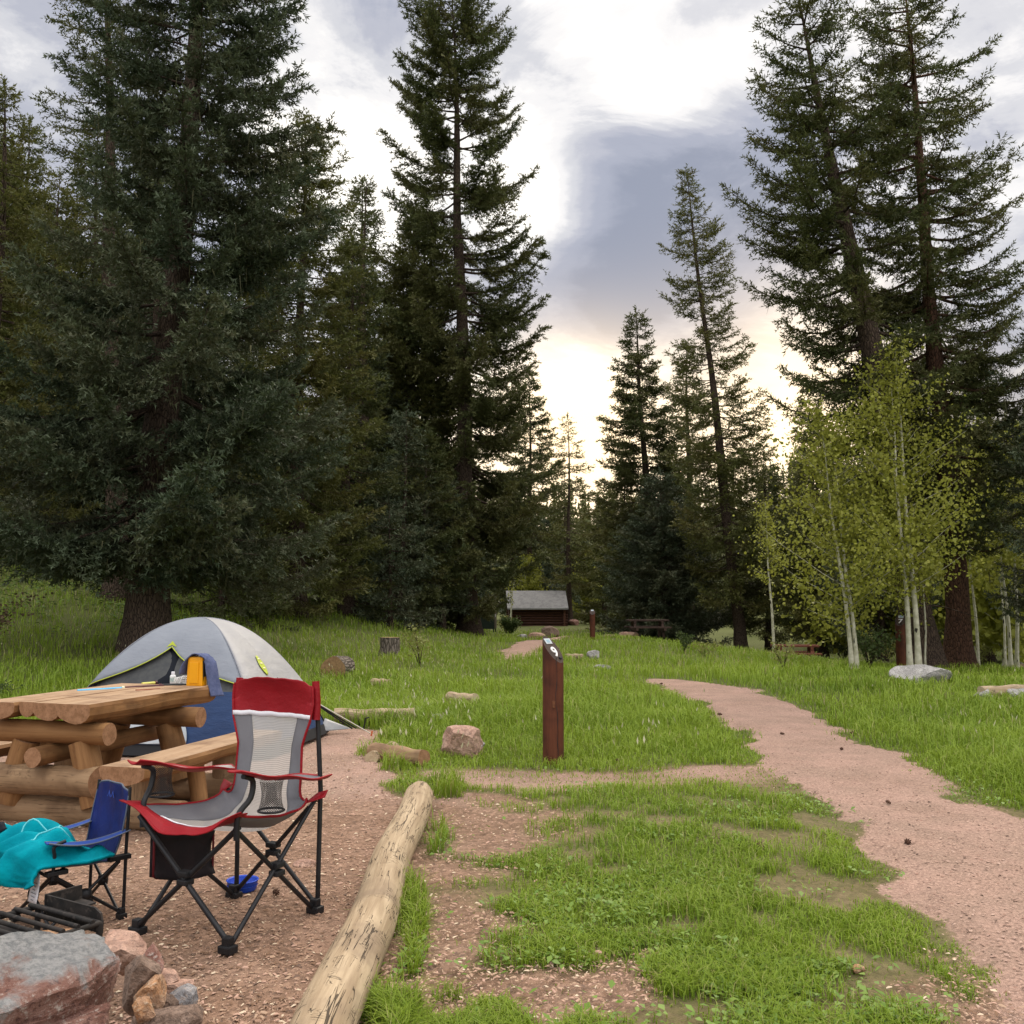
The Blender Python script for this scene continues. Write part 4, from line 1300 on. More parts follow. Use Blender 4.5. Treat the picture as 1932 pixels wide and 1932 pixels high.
# storage pouch hanging under the seat on its left side
b = MB()
b.sheet(lambda u, v: Vector((-.20 + .015 * math.sin(3 * u), -.255 + .34 * u, .435 - .20 * v - .06 * u - .02 * v * math.sin(u * 3))), 8, 8)
b.sheet(lambda u, v: Vector((-.165 - .03 * math.sin(math.pi * v), -.255 + .34 * u, .435 - .20 * v - .06 * u - .02 * v * math.sin(u * 3))), 8, 8)
b.build('pouch', pm('black_cloth', (.012, .010, .012), (.02, .014, .016), 12, .9), ch, .004)
b = MB()
b.tube([Vector((-.18, -.255 + .34 * u, .435 - .20 * v - .06 * u - .02 * v * math.sin(u * 3))) for u, v in [(0, 0), (0, .5), (0, .97), (.05, 1), (.5, 1), (.95, 1), (1, .97), (1, .4), (1, 0)]], .005, 6)
b.build('pouch_trim', pm('dark_red_trim', (.10, .006, .01), None, 4, .7), ch)

# ---- child's blue chair
cc = empty('child_chair', (-1.99, 4.61, TZ(-2.05, 4.6) + .012), -R(42))
tag(cc, 'small blue folding chair for a child with a turquoise garment over its seat', 'folding chair')
w2, d2 = .165, .165


def part(name, mat, fn_, solid=0.0, parent=None):
    b = MB()
    fn_(b)
    return b.build(name, mat, parent or cc, solid)


for x, y in ((-w2, -d2), (w2, -d2), (-w2, d2), (w2, d2)):
    part('foot', m_plastic_black, lambda b: (b.box((x, y, .014), (.042, .036, .028), bev=.004), b.box((x, y, .036), (.026, .026, .03), bev=.004)))
zs2 = .255
legs2 = [((-w2, -d2, .03), (w2, -d2 + .015, zs2)), ((w2, -d2 + .014, .03), (-w2, -d2, zs2)), ((-w2, d2, .03), (w2, d2 - .02, zs2)), ((w2, d2 - .012, .03), (-w2, d2 - .008, zs2))]
for s in (-1, 1):
    legs2 += [((s * w2, -d2, .03), (s * (w2 + .006), d2 - .02, zs2 + .01)), ((s * (w2 - .012), d2, .03), (s * (w2 - .004), -d2 + .01, zs2))]
for a, e in legs2:
    part('leg', m_black, lambda b: b.tube([a, e], .0075, 8))
for s in (-1, 1):
    part('back_pole', m_black, lambda b: b.tube([(s * w2, d2 + .008, .02), (s * w2, d2 + .012, .30), (s * (w2 - .015), d2 + .03, .575)], .0078, 8))
    part('arm_post', m_black, lambda b: b.tube(poly([(s * (w2 + .008), -d2 + .01, zs2 - .02), (s * (w2 + .012), -d2 + .015, .33), (s * (w2 + .012), -d2 + .012, .375), (s * (w2 + .012), -d2 + .06, .392)], 10), .008, 8))
for c in ((0, -d2 + .006, .145), (0, d2 - .01, .145), (w2, 0, .145), (-w2, 0, .145)):
    part('joint', m_plastic_black, lambda b: b.lathe([(.001, -.02), (.021, -.02), (.024, 0), (.021, .02), (.001, .02)], 12, c))
for s in (-1, 1):
    part('bracket', m_plastic_black, lambda b: (b.box((s * (w2 + .002), d2 - .02, zs2 + .02), (.035, .10, .022), bev=.004), b.box((s * (w2 + .002), -d2 + .03, zs2 + .008), (.035, .09, .02), bev=.004)))
PR2 = [(-.185, .268), (-.12, .262), (0, .245), (.08, .243), (.13, .275), (.158, .36), (.175, .46), (.19, .568)]


def sling2(u, v):
    p = catmull([(0, a, q) for a, q in PR2], v)
    wd = np.interp(v, [0, .3, .5, .62, .85, 1], [.165, .165, .155, .15, .158, .148])
    z = p.z + np.interp(v, [0, .4, .55, 1], [.02, .03, 0, 0]) * u * u - (.012 * abs(u) ** 6 if v > .95 else 0)
    y = p.y + (.022 * (1 - u * u) * math.sin((v - .5) / .5 * 3.14) if v > .5 else 0) + .007 * mnoise.noise(Vector((u * 3.2, v * 6, 3))) + .004 * math.sin(u * 9 + v * 4)
    return Vector((u * wd, y, z + (.015 * (1 - u * u) if v > .97 else 0)))


seat2 = part('seat_and_back', m_blue_nylon, lambda b: b.sheet(sling2, 20, 44, (-1, 1), (0, 1)), .005)
for s in (-1, 1):
    part('binding', m_grey_bind, lambda b: b.tube([sling2(s, i / 40) for i in range(41)], .004, 6), parent=seat2)
part('binding', m_grey_bind, lambda b: b.tube([sling2(-1 + 2 * i / 20, 1) for i in range(21)], .004, 6), parent=seat2)
m_emb = pm('faded_print', (.02, .055, .30), (.03, .08, .36), 40, .6)
for q in (-.016, .018):
    part('printed_emblem', m_emb, lambda b: b.extrude([(-.016, 0), (0, .03), (.016, 0), (.010, 0), (0, .019), (-.010, 0)], Vector((q, .178, .515)), Vector((q, .1768, .5151)), up=(0, 0, 1), seg=1), parent=seat2)


def arm2(s):
    A, E = Vector((s * (w2 + .012), -d2 - .02, .392)), Vector((s * (w2 + .002), d2 + .02, .385))

    def fn(u, v):
        wd = np.interp(v, [0, .1, .3, .6, 1], [.02, .04, .042, .03, .018])
        return A.lerp(E, v) + Vector((u * wd, 0, -.028 * math.sin(math.pi * v) + .006 * u * u))
    ar = part('armrest', m_blue_arm, lambda b: b.sheet(fn, 6, 20, (-1, 1), (0, 1)), .005)
    for e in (-1, 1):
        part('binding', m_grey_bind, lambda b: b.tube([fn(e, i / 20) for i in range(21)], .0035, 6), parent=ar)
    if s < 0:
        c = fn(0, .26)
        part('holder_ring', pm('pale_grey_plastic', (.22, .24, .28), None, 5, .5), lambda b: b.lathe([(.036, -.004), (.046, -.002), (.047, .004), (.036, .006)], 24, c + Vector((0, 0, .004))), parent=ar)
        part('cup_holder', m_plastic_black, lambda b: b.lathe([(.036, .0065), (.034, -.03), (.03, -.07), (.001, -.072)], 20, c), parent=ar)


arm2(1)
arm2(-1)
tg_ = part('care_label', m_white_trim, lambda b: b.sheet(lambda u, v: Vector((w2 - .095 + .085 * u, -d2 - .0345 - .012 * v + .004 * math.sin(v * 3), .262 - .12 * v + .004 * u)), 4, 5), .0015)
for k in range(6):
    part('label_print', pm('grey_ink', (.25, .25, .27), None, 4, .8), lambda b: b.box((w2 - .052, -d2 - .0375 - .0018 * k, .225 - .014 * k), (.05 - .012 * (k % 3), .001, .003)), parent=tg_)

# ---- turquoise garment dropped on the child's seat
m_turq = pm('turquoise_fleece', (.0, .20, .26), (.0, .28, .34), 7, .95, .004, bscale=60, spec=.1)
gt = empty('turquoise_garment', cc.location + Vector((0, 0, 0)), -R(42))
tag(gt, 'crumpled turquoise fleece garment with black lining draped over the blue child chair', 'garment')


def crumple(u, v, k, amp):
    p = Vector((u * 2.6 + k, v * 2.6, k * 1.7))
    p = Vector((u * 4.2 + v * 1.7 + k, v * 2.2 - u * .8, k * 1.7))
    a = mnoise.noise(p)
    b_ = mnoise.noise(p * 2.1 + Vector((3, 1, 0)))
    return amp * ((1 - abs(a) * 2.2) * .8 + (1 - abs(b_) * 2) * .35)


def garment(u, v):
    """u along the seat from its right rear corner to the left front, v from back to front and down over the edge"""
    x = .20 - .50 * u + .03 * math.sin(v * 6)
    if v < .62:
        y = .10 - .30 * (v / .62) - .05 * u
        z = .275 + .02
    else:
        q = (v - .62) / .38
        y = -.205 - .035 * math.sin(q * 1.6) - .05 * u
        z = .295 - (.02 + .105 * u + .05 * math.sin(u * 6 + 1) ** 2) * q
    n1 = mnoise.noise(Vector((u * 2.1 + 3, v * 2.3, 1))); n2 = mnoise.noise(Vector((u * 2.6, v * 2.2 + 5, 7)))
    h = .016 + .03 * math.sin(11 * u + 5 * v + 5 * n1) + .020 * math.sin(19 * u - 11 * v + 6 * n2) + .03 * n1 + .010 * math.sin(33 * u + 21 * v + 7 * n1) + (.05 * math.exp(-((u - .08) / .07) ** 2) if v < .9 else 0)
    hump = .105 * math.exp(-((u - .72) / .25) ** 2 - ((v - .45) / .30) ** 2) + .055 * math.exp(-((u - .2) / .16) ** 2 - ((v - .5) / .25) ** 2)
    edge = min(1, 4 * u, 4 * (1 - u), 5 * v)
    if v < .62:
        z += (h + hump + .015) * max(edge, .1)
    else:
        y -= (h * .8 + .035) * max(edge, .15)
        z += (h + hump * (1 - (v - .62) / .38) + .015) * max(edge, .1) * .8 * (1 - (v - .62) / .38)
    x += .5 * crumple(v, u, 9.1, .03)
    return Vector((x, y, z))


part('cloth', m_turq, lambda b: b.sheet(garment, 70, 60, (0, 1), (0, 1)), .012, gt)
part('lining', pm('black_lining', (.008, .010, .016), None, 8, .9), lambda b: b.sheet(lambda u, v: garment(.70 + .24 * u + .06 * v, .56 + .44 * v) + Vector((-.004, -.016 - .01 * math.sin(v * 3), .018 * (1 - v))), 14, 14), .004, gt)
for uu in (.30, .52, .78):
    part('seam', pm('pale_turquoise_seam', (.12, .5, .55), None, 5, .9), lambda b: b.tube([garment(uu + .05 * math.sin(i * .5), .1 + .5 * i / 20) + Vector((0, 0, .008)) for i in range(21)], .004, 5), parent=gt)

# ---- blue dog bowl under the chair
bl = MB()
bl.lathe([(.001, .004), (.062, .004), (.068, .012), (.075, .05), (.079, .054), (.075, .057), (.069, .05), (.06, .016), (.001, .012)], 28)
bl.lathe([(.0705, .026), (.0745, .029), (.0735, .033)], 28)
bo = bl.build('bowl', pm('blue_silicone', (.012, .055, .42), (.016, .07, .48), 6, .4))
g_ = GT(457, 1686)
bo.location = g_ + Vector((0, 0, .008))
tag(bo, 'small round blue bowl on the dirt under the red chair', 'bowl')

# ------------------------------------------------------------------ log picnic table
m_log = wood_mat('honey_log', (.31, .165, .066), (.21, .10, .038), (.10, .048, .02), crack=.25)
m_log_old = wood_mat('weathered_log', (.34, .225, .125), (.25, .155, .085), (.13, .075, .04), crack=.5)
m_plank = wood_mat('worn_plank_top', (.43, .295, .185), (.34, .215, .125), (.20, .12, .07), crack=.3)
m_end = end_mat('sawn_end', (.36, .20, .11), (.23, .12, .06))
tb = empty('picnic_table', Vector((-2.62, 6.27, TZ(-2.6, 6.3))), -math.atan2(.25, .97))
tag(tb, 'heavy picnic table of split logs with beach things on its top, beside the tent', 'picnic table')
LEN = 1.46


def dprof(w, h, n=9, rim=.02):
    """half-log section: flat top, rounded belly"""
    pts = [(-w / 2, -rim), (-w / 2 + .006, 0), (w / 2 - .006, 0), (w / 2, -rim)]
    for i in range(1, n):
        a = math.pi * i / n
        pts.append((w / 2 * math.cos(a) ** 1 if True else 0, -rim - (h - rim) * math.sin(a) ** .8))
    return [(-a, b_) for a, b_ in pts[::-1]]


zt = .80
for i, (xc, w_, h_, y0) in enumerate(((-.125, .245, .125, .0), (-.35, .19, .105, .03), (-.50, .115, .09, .045), (-.70, .265, .115, .01))):
    b = MB()
    prof = dprof(w_, h_)
    b.extrude(prof, (xc, y0, zt - .002 * (i % 2)), (xc, LEN - .02 * (i % 3), zt - .002 * (i % 2)), mi=0, cap=1, seg=26, wob=.22, seed=i)
    o = b.build('tabletop_log', [m_log, m_end, m_plank], tb)
    for p_ in o.data.polygons:
        if p_.normal.z > .9 and p_.material_index == 0: p_.material_index = 2


def log(name, p0, p1, r, mat=None, seed=0, n=18, parent=None, wob=.10, seg=10, r1=None):
    b = MB()
    p0, p1 = Vector(p0), Vector(p1)
    b.tube([p0.lerp(p1, i / seg) for i in range(seg + 1)], [r + ((r1 or r) - r) * i / seg for i in range(seg + 1)], n, cap=1, wob=wob, seed=seed)
    return b.build(name, [mat or m_log, m_end], parent)


for k, yy in enumerate((.16, LEN - .36)):
    log('cross_beam', (-.86, yy, .605), (.03 if k == 0 else .10, yy, .60), .072, seed=20 + k, parent=tb)
    log('leg', (-.185, yy + .02, .545), (-.06, yy + .02, .15), .085, seed=30 + k, parent=tb, r1=.095)
    log('leg', (-.60, yy + .02, .545), (-.72, yy + .02, .15), .085, seed=34 + k, parent=tb, r1=.095)
    log('base_log', (-1.35, yy + .07, .10), (.52 if k == 0 else .50, yy + .07, .10), .10, m_log_old, seed=40 + k, parent=tb)
log('foot_rest_log', (-1.32, .13, .305), (-.02, .13, .305), .095, m_log_old, seed=50, parent=tb)
log('stretcher', (-.39, -.02, .465), (-.39, LEN - .1, .465), .062, seed=52, parent=tb)
for s, xc in ((1, .335), (-1, -1.18)):
    b = MB()
    b.extrude(dprof(.31, .118), (xc, -.13, .455), (xc - .01, 1.62, .455), mi=0, cap=1, seg=26, wob=.18, seed=60 + s)
    o = b.build('bench', [m_log, m_end, m_plank], tb)
    for p_ in o.data.polygons:
        if p_.normal.z > .9 and p_.material_index == 0: p_.material_index = 2
    for yy in (.24, 1.18):
        log('bench_support', (xc - .09 * s, yy, .345), (xc - .09 * s, yy, .17), .085, m_log_old, seed=int(70 + yy * 10), parent=tb)
log('bench_leg', (.36, .62, .34), (.42, .62, .0), .058, seed=90, parent=tb)


def TT(px, py, z=.80):
    return G(px, py, z + TZ(-2.6, 7))


tdir = Vector((.25, .97, 0)).normalized()
sdir = Vector((.97, -.25, 0)).normalized()
# things lying on the table
p0 = TT(388, 1297)
yc = empty('yellow_case', p0 + Vector((-.07, .0, 0)), -R(14))
tag(yc, 'bright yellow plastic case standing on the end of the log table', 'case')
m_yel = pm('yellow_plastic', (.80, .36, .005), (.74, .32, .004), 4, .35)
b = MB(); b.box((0, 0, .118), (.145, .075, .232), bev=.022, taper=.86); b.build('shell', m_yel, yc)
b = MB(); b.box((0, -.036, .112), (.075, .012, .16), bev=.005); b.build('raised_panel', m_yel, yc)
b = MB(); b.box((.063, .0, .11), (.012, .045, .19), bev=.003); b.build('dark_seam', m_plastic_black, yc)
m_towel = pm('slate_blue_towel', (.085, .105, .20), (.12, .14, .25), 30, .98, .004, bscale=120, spec=.05)
tpts = [(-.115, .05, .10), (-.10, .055, .16), (-.07, .05, .215), (-.03, .03, .248), (.02, .02, .256), (.062, .02, .235), (.098, .02, .17), (.118, .02, .09), (.14, .02, .01), (.165, .02, -.06)]


def towel(u, v):
    p = catmull(tpts, v)
    f = .018 * math.sin(u * 9 + v * 3) * min(1, abs(v - .45) * 3) + .012 * mnoise.noise(Vector((u * 4, v * 5, 2)))
    return Vector((p.x + f * .6 + .03 * (u - .5) * (v > .6), -.055 + .15 * u + f + (.02 if v > .55 else 0), p.z - .008 * u))


b = MB(); b.sheet(towel, 22, 40)
to = b.build('towel', m_towel, None, .007)
to.location, to.rotation_euler = yc.location, yc.rotation_euler
tag(to, 'slate blue towel draped over the yellow case and hanging off the table end', 'towel')

bt = empty('bottle', TT(326, 1290))
tag(bt, 'small white plastic bottle on the log table', 'bottle')
b = MB(); b.lathe([(.001, 0), (.021, 0), (.023, .004), (.023, .058), (.019, .068), (.011, .072), (.011, .076)], 20); b.build('body', pm('white_plastic', (.72, .73, .72), None, 5, .35), bt)
b = MB(); b.lathe([(.013, .074), (.013, .092), (.011, .095), (.001, .095)], 18); b.build('cap', m_white_trim, bt)
b = MB(); b.lathe([(.0234, .018), (.0234, .05)], 20); b.build('paper_label', pm('pale_label', (.55, .62, .58), (.35, .45, .42), 60, .6), bt)

bk = empty('white_basket', TT(350, 1295) + Vector((0, 0, 0)), R(-8))
tag(bk, 'white perforated plastic basket lying on its side on the log table', 'basket')
m_wp = pm('white_plastic_ribs', (.72, .72, .70), None, 5, .4)
b = MB()
for k in range(14):
    a = 6.283 * k / 14
    b.tube([(x, (.022 + .018 * math.sin(min(1, (x + .08) / .12) * 1.57)) * math.cos(a), .042 + (.022 + .018 * math.sin(min(1, (x + .08) / .12) * 1.57)) * math.sin(a)) for x in (-.085, -.06, -.03, 0, .035, .07)], .0026, 5)
b.build('ribs', m_wp, bk)
b = MB()
for x, r_ in ((-.085, .012), (-.06, .026), (-.02, .038), (.03, .041), (.07, .042)):
    b.tube([(x, r_ * math.cos(a), .042 + r_ * math.sin(a)) for a in [i * 6.283 / 18 for i in range(19)]], .003 if x < .06 else .005, 5)
b.build('hoops', m_wp, bk)


def rod(name, label, cat, a, b_, r, mat, ends=()):
    """a thin thing lying on the table top, from pixel column to pixel column"""
    A, E = TT(*a) + Vector((0, 0, r)), TT(*b_) + Vector((0, 0, r))
    root = empty(name, A, label=label, cat=cat)
    b = MB(); b.tube([(0, 0, 0), E - A], r, 10); b.build('shaft', mat, root)
    for t0, t1, rr, m_, nm in ends:
        b = MB(); b.tube([(E - A) * t0, (E - A) * t1], rr, 10); b.build(nm, m_, root)


m_lblue = pm('light_blue_foam', (.10, .42, .68), (.13, .47, .72), 8, .6)
m_maroon = pm('maroon_paint', (.05, .008, .012), (.07, .012, .014), 8, .4)
rod('foam_bat', 'light blue foam bat with dark maroon grip lying along the log table', 'bat', (146, 1306.5), (308, 1297), .011, m_lblue,
    ((.50, .53, .017, pm('cream_plastic', (.6, .6, .42), None, 5, .5), 'collar'), (.53, 1.0, .0125, m_maroon, 'grip')))
rod('wooden_stick', 'reddish brown wooden stick at the near edge of the log table top', 'stick', (256, 1306), (302, 1303.5), .010, pm('red_brown_wood', (.25, .085, .04), (.19, .06, .03), 9, .6))
rod('black_tool', 'black handled tool lying in front of the white basket on the log table', 'tool', (300, 1296.5), (362, 1295.5), .013, m_plastic_black, ((0, .08, .0145, m_maroon, 'end_cap'),))
rod('yellow_spade', 'toy with pale yellow grip lying behind the foam bat', 'toy', (268, 1293), (293, 1291), .011, pm('pale_yellow_plastic', (.66, .62, .14), None, 5, .5), ((.96, 1.1, .016, m_maroon, 'tip'),))

# ------------------------------------------------------------------ tent
TC = Vector((-3.13, 10.1, TZ(-3.1, 10.1) + .03))
tent = empty('tent', TC, -R(8))
tag(tent, 'grey and navy dome tent with lime trim and an open door', 'tent')
TW, TD, TH = 1.1, 1.0, 1.17


def dome(th, t, off=0.0):
    n = 9
    c, s = math.cos(th), math.sin(th)
    q = 1 / (abs(c) ** n + abs(s) ** n) ** (1 / n)
    edge = abs(math.sin(2 * th)) ** .5
    sagf = 1 - .045 * (1 - edge) * math.sin(math.pi * min(t, 1))
    r_ = t * q * sagf
    return Vector((r_ * c * (TW + off), r_ * s * (TD + off), (TH + off) * (1 - t ** 2.05)))


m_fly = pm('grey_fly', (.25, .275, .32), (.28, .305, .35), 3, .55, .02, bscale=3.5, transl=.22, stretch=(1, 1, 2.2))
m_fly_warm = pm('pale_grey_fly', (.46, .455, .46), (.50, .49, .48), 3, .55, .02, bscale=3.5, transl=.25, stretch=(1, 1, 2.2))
m_navy = pm('navy_tent_wall', (.012, .035, .105), (.016, .045, .13), 3, .6, .02, bscale=4, transl=.08, stretch=(1, 1, 2.5))
m_tmesh = pm('grey_tent_mesh', (.075, .08, .085), (.095, .10, .10), 20, .9, transl=.2)
m_tub = pm('black_tub_floor', (.012, .012, .014), None, 4, .7)
m_lime = pm('lime_trim', (.46, .54, .05), None, 4, .5)
th0, tz = 0, lambda z, off=0: math.sqrt(max(0, 1 - z / (TH + off))) ** (2 / 2.05)
for nm, mat, z0, z1, off in (('tub_floor', m_tub, 0.0, .09, .003), ('lower_wall', m_navy, .09, .55, 0), ('upper_wall', m_tmesh, .55, TH - .001, 0)):
    b = MB(); b.sheet(lambda u, v, z0=z0, z1=z1, off=off: dome(u * 2 * math.pi, tz(z0 + (z1 - z0) * v) if z1 < 1.2 else tz(z0) * (1 - v), off), 96, 12)
    b.build(nm, mat, tent)


def cut(th):
    """lowest height of the fly at this bearing"""
    d = (th % (2 * math.pi)) / (2 * math.pi) * 4          # 0 right, 1 back, 2 left, 3 front
    w = d - 3                                              # -.5 .. .5 across the front
    base = .60 - .36 * abs(math.cos(2 * th)) ** .7
    if -.5 <= w <= .5:
        return .95 - (.95 - .60) * (abs(w + .07) / (.57 if w > -.07 else .43)) ** .9
    return base


OFF = .045
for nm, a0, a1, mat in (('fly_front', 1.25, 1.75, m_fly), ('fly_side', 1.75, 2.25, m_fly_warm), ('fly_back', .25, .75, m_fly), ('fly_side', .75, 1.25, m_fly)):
    b = MB()
    b.sheet(lambda u, v: dome((a0 + (a1 - a0) * u) * math.pi, tz(cut((a0 + (a1 - a0) * (.0001 + u * .9998)) * math.pi), OFF) * v, OFF) + Vector((0, 0, .006 * math.sin(v * 8 + u * 5) * v)), 40, 24)
    b.build(nm, mat, tent, .004)
b = MB()
b.tube([dome((1.25 + .5 * i / 60) * math.pi, tz(cut((1.2501 + .4998 * i / 60) * math.pi), OFF), OFF + .003) for i in range(61)], .0045, 6)
b.build('fly_trim', m_lime, tent)
ap = dome(1.465 * math.pi, tz(cut(1.465 * math.pi), OFF), OFF + .004)
b = MB(); b.extrude([(-.05, -.005), (0, .05), (.055, -.012), (0, .012)], ap + Vector((0, -.004, 0)), ap + Vector((0, -.008, .001)), seg=1); b.build('peak_patch', m_lime, tent)
for a in (.25, .75, 1.25, 1.75):
    b = MB(); b.tube([dome(a * math.pi, i / 24, .02) for i in range(25)], .007, 6); b.build('pole', m_black, tent)
    b = MB(); b.tube([dome(a * math.pi, i / 24 * tz(.66, OFF), OFF + .002) for i in range(25)], .006, 6); b.build('seam', pm('seam_tape', (.22, .23, .26), None, 4, .6), tent)
# door: near-black sheet with the interior's shade in its colour, plus rolled-down flap
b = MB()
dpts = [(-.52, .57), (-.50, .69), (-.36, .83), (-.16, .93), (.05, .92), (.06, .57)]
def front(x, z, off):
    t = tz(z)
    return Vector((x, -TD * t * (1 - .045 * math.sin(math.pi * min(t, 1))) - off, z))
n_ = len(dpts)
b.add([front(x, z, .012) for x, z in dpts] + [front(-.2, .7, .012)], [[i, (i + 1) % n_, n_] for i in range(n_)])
b.build('dark_door_sheet', pm('painted_interior_shade', (.010, .013, .02), None, 4, .9), tent, .004)
b = MB()
b.sheet(lambda u, v: front(-.02 + .36 * math.cos(u * math.pi) * v, .10 + .33 * math.sin(u * math.pi) * v, .02 + .02 * math.sin(u * 9) * v * .3), 24, 8)
b.build('door_flap', pm('pale_grey_flap', (.36, .40, .43), (.42, .45, .48), 5, .6, .006), tent, .004)
# lime lantern-shaped badge on the pale side of the fly
def sidep(y, z, off=OFF):
    t = tz(z, off)
    return dome(1.75 * math.pi + (y + 1) * .25 * math.pi, t, off)
b = MB()
b.sheet(lambda u, v: sidep(-.30 + .24 * (u - .5) * math.sin(math.pi * (.08 + .84 * v)), .66 + .18 * v) + Vector((.012, -.012, .010)), 8, 12)
b.build('badge', m_lime, tent, .002)
b = MB()
for q in (.3, .55, .78):
    b.sheet(lambda u, v, q=q: sidep(-.30 + .11 * (u - .5), .66 + .18 * (q + .07 * v)) + Vector((.016, -.016, .013)), 3, 3)
b.build('badge_mark', pm('pale_yellow_mark', (.78, .75, .40), None, 4, .6), tent, .001)
cr_ = dome(1.9 * math.pi, tz(.3, OFF), OFF)
for q, (a, dst, mat, rr_, nm) in enumerate(((dome(2.02 * math.pi, tz(.62, OFF), OFF), (1.30, .93, .02), m_plastic_black, .008, 'strap'), (dome(2.06 * math.pi, tz(.55, OFF), OFF), (1.33, .97, .02), m_plastic_black, .008, 'strap'),
                                    (dome(2.0 * math.pi, tz(.62, OFF), OFF), (1.62, .55, .02), pm('cream_cord', (.62, .58, .50), None, 4, .7), .005, 'guy_line'))):
    b = MB(); b.tube([a, Vector(dst)], rr_, 6); b.build(nm, mat, tent)
b = MB(); b.tube([(1.40, 1.02, 0), (1.42, 1.02, .12), (1.46, 1.02, .13)], .008, 6); b.build('stake', m_black, tent)
b = MB(); b.tube([(1.62, .55, .0), (1.63, .55, .05)], .009, 6); b.build('stake', pm('orange_stake', (.6, .12, .04), None, 4, .5), tent)
b = MB(); b.sheet(lambda u, v: Vector((1.04 + .25 * u, .80 + .13 * u - .16 * (1 - u) * v, .12 * (1 - u) * (1 - v) + .02)), 8, 6); b.build('side_skirt', pm('silver_skirt', (.24, .25, .26), (.32, .32, .32), 6, .4, .006), tent, .003)

# ------------------------------------------------------------------ logs lying on the ground
m_edge = wood_mat('bleached_log', (.50, .385, .25), (.30, .215, .13), (.24, .175, .115), crack=1.0, bump=.012)
m_edge_end = end_mat('bleached_end', (.50, .41, .27), (.38, .29, .18))
b = MB()
far_, near_ = Vector((-.655, 7.2, .075)), Vector((-.565, 1.35, .075))
b.tube([far_.lerp(near_, i / 46) + Vector((.012 * math.sin(i * .35), 0, .006 * math.sin(i * .5 + 1))) for i in range(47)],
       [.085 if i == 0 else .100 + .008 * i / 46 for i in range(47)], 30, cap=1, wob=.055, seed=4)
o = b.build('edging_log', [m_edge, m_edge_end])
tag(o, 'long bleached and cracked log edging the campsite in the foreground', 'log')


def groundlog(a, e, r, mat, end, label, seed, name='log', r1=None, lift=.6):
    A, E = GT(*a), GT(*e)
    b = MB()
    b.tube([A.lerp(E, i / 14) + Vector((0, 0, r * lift + .006 * math.sin(i))) for i in range(15)], [r + ((r1 or r) - r) * i / 14 for i in range(15)], 18, cap=1, wob=.16, seed=seed)
    return tag(b.build(name, [mat, end]), label, 'log')


groundlog((632, 1368), (782, 1366), .085, m_edge, m_edge_end, 'pale edging log lying across the far side of the dirt pad beside the tent', 14, lift=1.1)
groundlog((705, 1432), (800, 1447), .08, m_log_old, m_end, 'short weathered log in front of the pink rock', 15, r1=.075, lift=.8)
groundlog((742, 1418), (700, 1440), .06, m_edge, m_edge_end, 'broken pale log end behind the short weathered log', 16)
groundlog((848, 1331), (897, 1336), .07, m_edge, m_edge_end, 'pale ribbed rotting log piece in the meadow left of the numbered post', 17, lift=1.6)
groundlog((703, 1297), (735, 1299), .06, m_edge, m_edge_end, 'small pale block of wood in the grass below the stump', 18, lift=1.4)
groundlog((1068, 1246), (1100, 1246), .07, m_edge, m_edge_end, 'pale split log just right of the numbered post top', 19, lift=1.2)
groundlog((1142, 1204), (1262, 1206), .08, m_edge, m_edge_end, 'low edging log along the foot of the far picnic site', 20, lift=1.0)
groundlog((1852, 1322), (1960, 1318), .09, m_edge, m_edge_end, 'grey log lying in the grass near the right edge of the picture', 21, lift=1.3)
groundlog((1900, 1266), (2010, 1262), .10, m_edge, m_edge_end, 'pale log farther back at the right edge of the picture', 22, lift=1.3)
groundlog((-30, 1408), (40, 1402), .07, m_edge, m_edge_end, 'pale log seen under the log table by the left edge', 23, lift=1.0)

# stumps
m_stump = bark_mat('stump_bark', (.16, .135, .11), (.24, .20, .165), (.06, .05, .04), .8)
def stump(px, py, r, h, label, tilt=(0, 0), seed=0):
    g = GT(px, py)
    b = MB()
    top = Vector((tilt[0], tilt[1], h))
    b.tube([Vector((0, 0, -.1)), Vector((0, 0, .02)), top * .5, top], [r * 1.15, r * 1.1, r, r * .97], 20, cap=1, wob=.2, seed=seed)
    root = b.build('stump', [m_stump, end_mat('stump_top', (.36, .27, .13), (.22, .16, .06))])
    root.location = g
    tag(root, label, 'stump')
stump(735, 1237, .23, .42, 'upright bark-covered tree stump in the meadow behind the tent', seed=3)
g = GT(628, 1278)
b = MB()
b.tube([g + Vector((.02 * k, .10 * k, .13)) for k in range(6)], .235, 22, cap=1, wob=.16, seed=5)
tag(b.build('cut_log', [m_stump, end_mat('cut_log_end', (.30, .19, .09), (.17, .10, .05))]), 'short thick cut log with its round brown end facing the camera, beside the tent', 'log')

